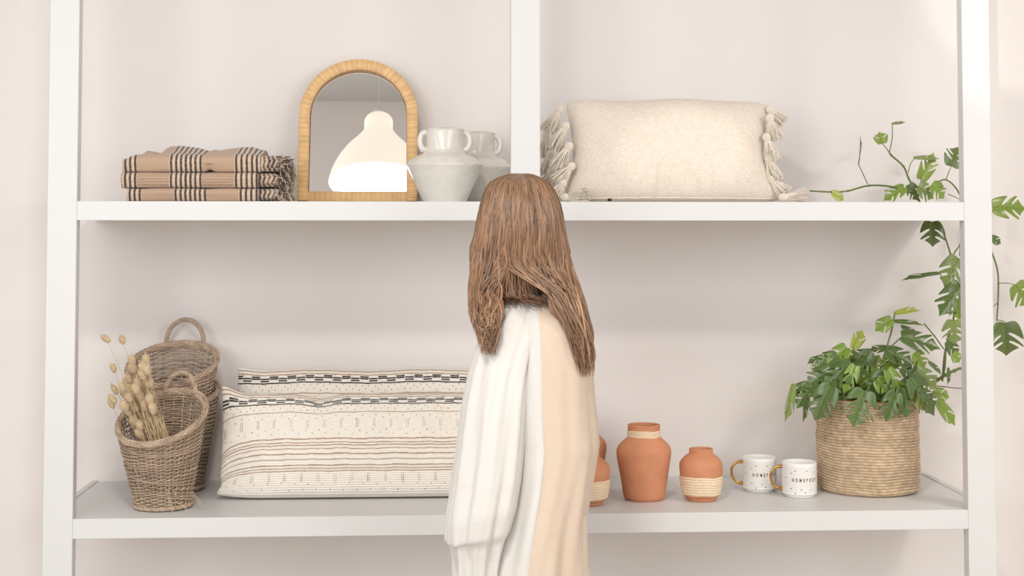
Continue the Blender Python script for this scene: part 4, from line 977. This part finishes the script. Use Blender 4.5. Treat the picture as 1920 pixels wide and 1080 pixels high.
# far sleeve, on the shelf side
def sleeve_w(pts, rad):
    p = np.array(pts); t = np.linspace(0, len(p)-1, 50); q = np.stack([np.interp(t, np.arange(len(p)), p[:, i]) for i in range(3)], -1); r = np.interp(t, np.arange(len(p)), rad)
    link('sleeve', G().tube(q, r+.003*np.sin(np.linspace(0, 30, 50)), 36), M_shirt, per)
sleeve_w([shR+(-.03, -.03, .02), shR, (shR+elR)/2, elR, (elR+wrR)/2, wrR], [.05, .060, .062, .064, .062, .062])
# hair: an under-layer following the head, then many locks
YH = YP
def hair_col(r, dark): return L(158, 122, 95)*(.45+.85*r)*(1-.4*dark)
hrows = [(327, 966, 986, .010), (332, 944, 1006, .040), (345, 921, 1028, .072), (362, 911, 1040, .090), (390, 905, 1048, .104), (420, 900, 1052, .108), (450, 896, 1056, .104), (490, 890, 1062, .092), (530, 888, 1070, .080), (556, 892, 1076, .074), (575, 912, 1070, .05)]
ry = np.array([r[0] for r in hrows], float); fy = np.linspace(327, 575, 60); n = 110; th = np.arange(n)*2*PI/n; P = []
rr_ = np.random.RandomState(4); ph_ = rr_.rand(8)*6
for y in fy:
    l, r__, dp = (np.interp(y, ry, [q[i] for q in hrows]) for i in (1, 2, 3)); a = at(l+3, y, YH); b = at(r__-3, y, YH); c = (a+b)/2; hw = (b[0]-a[0])/2; f = (y-327)/248.
    fo = .003*f*(np.sin(13*th+ph_[0]+2*f)+np.sin(23*th+ph_[1]-3*f)); face = np.exp(-((np.arctan2(np.sin(th-math.atan2(fx[1], fx[0])), np.cos(th-math.atan2(fx[1], fx[0]))))/.62)**4)*(f > .16)*.28
    P.append(np.stack([c[0]+(hw+fo)*(1-face)*np.cos(th), YH+.012+(dp+fo)*(1-face)*np.sin(th), c[2]+0*th], -1))
P = np.array(P); Cc = np.ones(P.shape)*L(138, 108, 86)*(.8+.3*np.sin(17*th+1)[None, :, None]*.5)
g = G().grid(P, False, True, Cc); g.fan(P[0], L(136, 100, 76), True); hr_o = link('hair', g, M_hair, per)
g = G(); r_ = np.random.RandomState(12); top = at(978, 331, YH-.005)
def lock(pts, r0, c, sd):
    P = np.array(pts); n = 22; t = np.linspace(0, len(P)-1, n); out = []
    for x in t:
        i = min(int(x), len(P)-2); f = x-i; a = P[max(i-1, 0)]; b = P[i]; cc = P[i+1]; d = P[min(i+2, len(P)-1)]
        out.append(.5*((2*b)+(cc-a)*f+(2*a-5*b+4*cc-d)*f*f+(3*b-a-3*cc+d)*f**3))
    out = np.array(out); tt = np.linspace(0, 1, n); w = .0075*tt**1.3*(len(P) > 4)
    out[:, 0] += w*np.sin(tt*13+(sd%5)*1.2); out[:, 1] += w*np.cos(tt*11+sd*2)
    g.tube(out, r0*np.clip(np.minimum(tt*10+.35, (1-tt)*3.2+.12), 0, 1), 5, c=c*np.linspace(.92, 1.12, n)[:, None], flat=.55)
def env(y):   # silhouette of the under-layer at a photo row
    return [np.interp(y, ry, [q[i] for q in hrows]) for i in (1, 2, 3)]
def shell(y, a, grow=1.0):
    l, r__, dp = env(y); A = at(l, y, YH); Bq = at(r__, y, YH); c = (A+Bq)/2; hw = (Bq[0]-A[0])/2*grow
    return np.array([c[0]+hw*math.cos(a), YH+.012+dp*grow*math.sin(a), c[2]])
for k in range(1500):
    a = -PI*1.12+1.24*PI*r_.rand()      # camera side, left to right, a little round to the back
    if r_.rand() < .12: a = r_.rand()*2*PI
    w_ = math.cos(a); gr = 1.0+.035*r_.rand(); c = hair_col(r_.rand(), .35*(r_.rand() < .3))
    pts = [shell(327.5, a, 1.), shell(331, a, 1.0), shell(346, a+.03, gr), shell(385, a+.05*r_.randn(), gr), shell(430, a+.06*r_.randn(), gr), shell(490, a, gr+.01)]
    e = shell(548, a, gr+.01)
    w0 = w_; sw = r_.rand()
    if -.45 <= w_ <= .25 and sw < .62: w_ = .9 if (w_ > -.25 or sw < .2) else -.9
    if w_ < -.45:      # falls in front of the left shoulder
        pts += [at(888+50*r_.rand(), 560, YP-.05-.06*r_.rand()), at(892+42*r_.rand(), 605, YP-.13-.03*r_.rand()), at(906+22*r_.rand(), 612+56*r_.rand(), YP-.145-.03*r_.rand())]
    elif w_ > .25:     # falls down the back on the right
        q = r_.rand() if w0 > .25 else .55*r_.rand(); dy_ = (.16*r_.rand() if w0 > .25 else .03*r_.rand()); pts += [at(1028+54*q, 552, YP-.12+dy_), at(1052+48*q, 605, YP-.135+dy_), at(1072+36*q, 650, YP-.135+dy_), at(1086+23*q, 640+68*r_.rand()**.8, YP-.13+dy_)]
    else:
        q = r_.rand(); pts += [e+(0.0, 0, -.002), at(945+110*(w_+.45)/.7+8*r_.randn(), 556+24*q*q, YP-.105)]
    lock(pts, .0022+.0018*r_.rand(), c, k)
for k in range(120):     # loose flyaway waves at both sides
    q = r_.rand(); c = hair_col(.4+.6*r_.rand(), 0)
    if k % 2: lock([shell(430, 0+.3*r_.randn(), 1.02), at(1066+8*q, 500, YP), at(1082+12*q, 560, YP-.02), at(1096+12*q, 620, YP), at(1104+7*q, 665, YP), at(1098+8*q, 690+14*q, YP)], .0022, c, k)
    else: lock([shell(430, PI+.3*r_.randn(), 1.02), at(884+8*q, 500, YP-.03), at(880+10*q, 560, YP-.06), at(886+14*q, 600, YP-.10), at(902+16*q, 640+20*q, YP-.13)], .0022, c, k)
link('hair_lock', g, M_hair, hr_o)['kind'] = 'stuff'
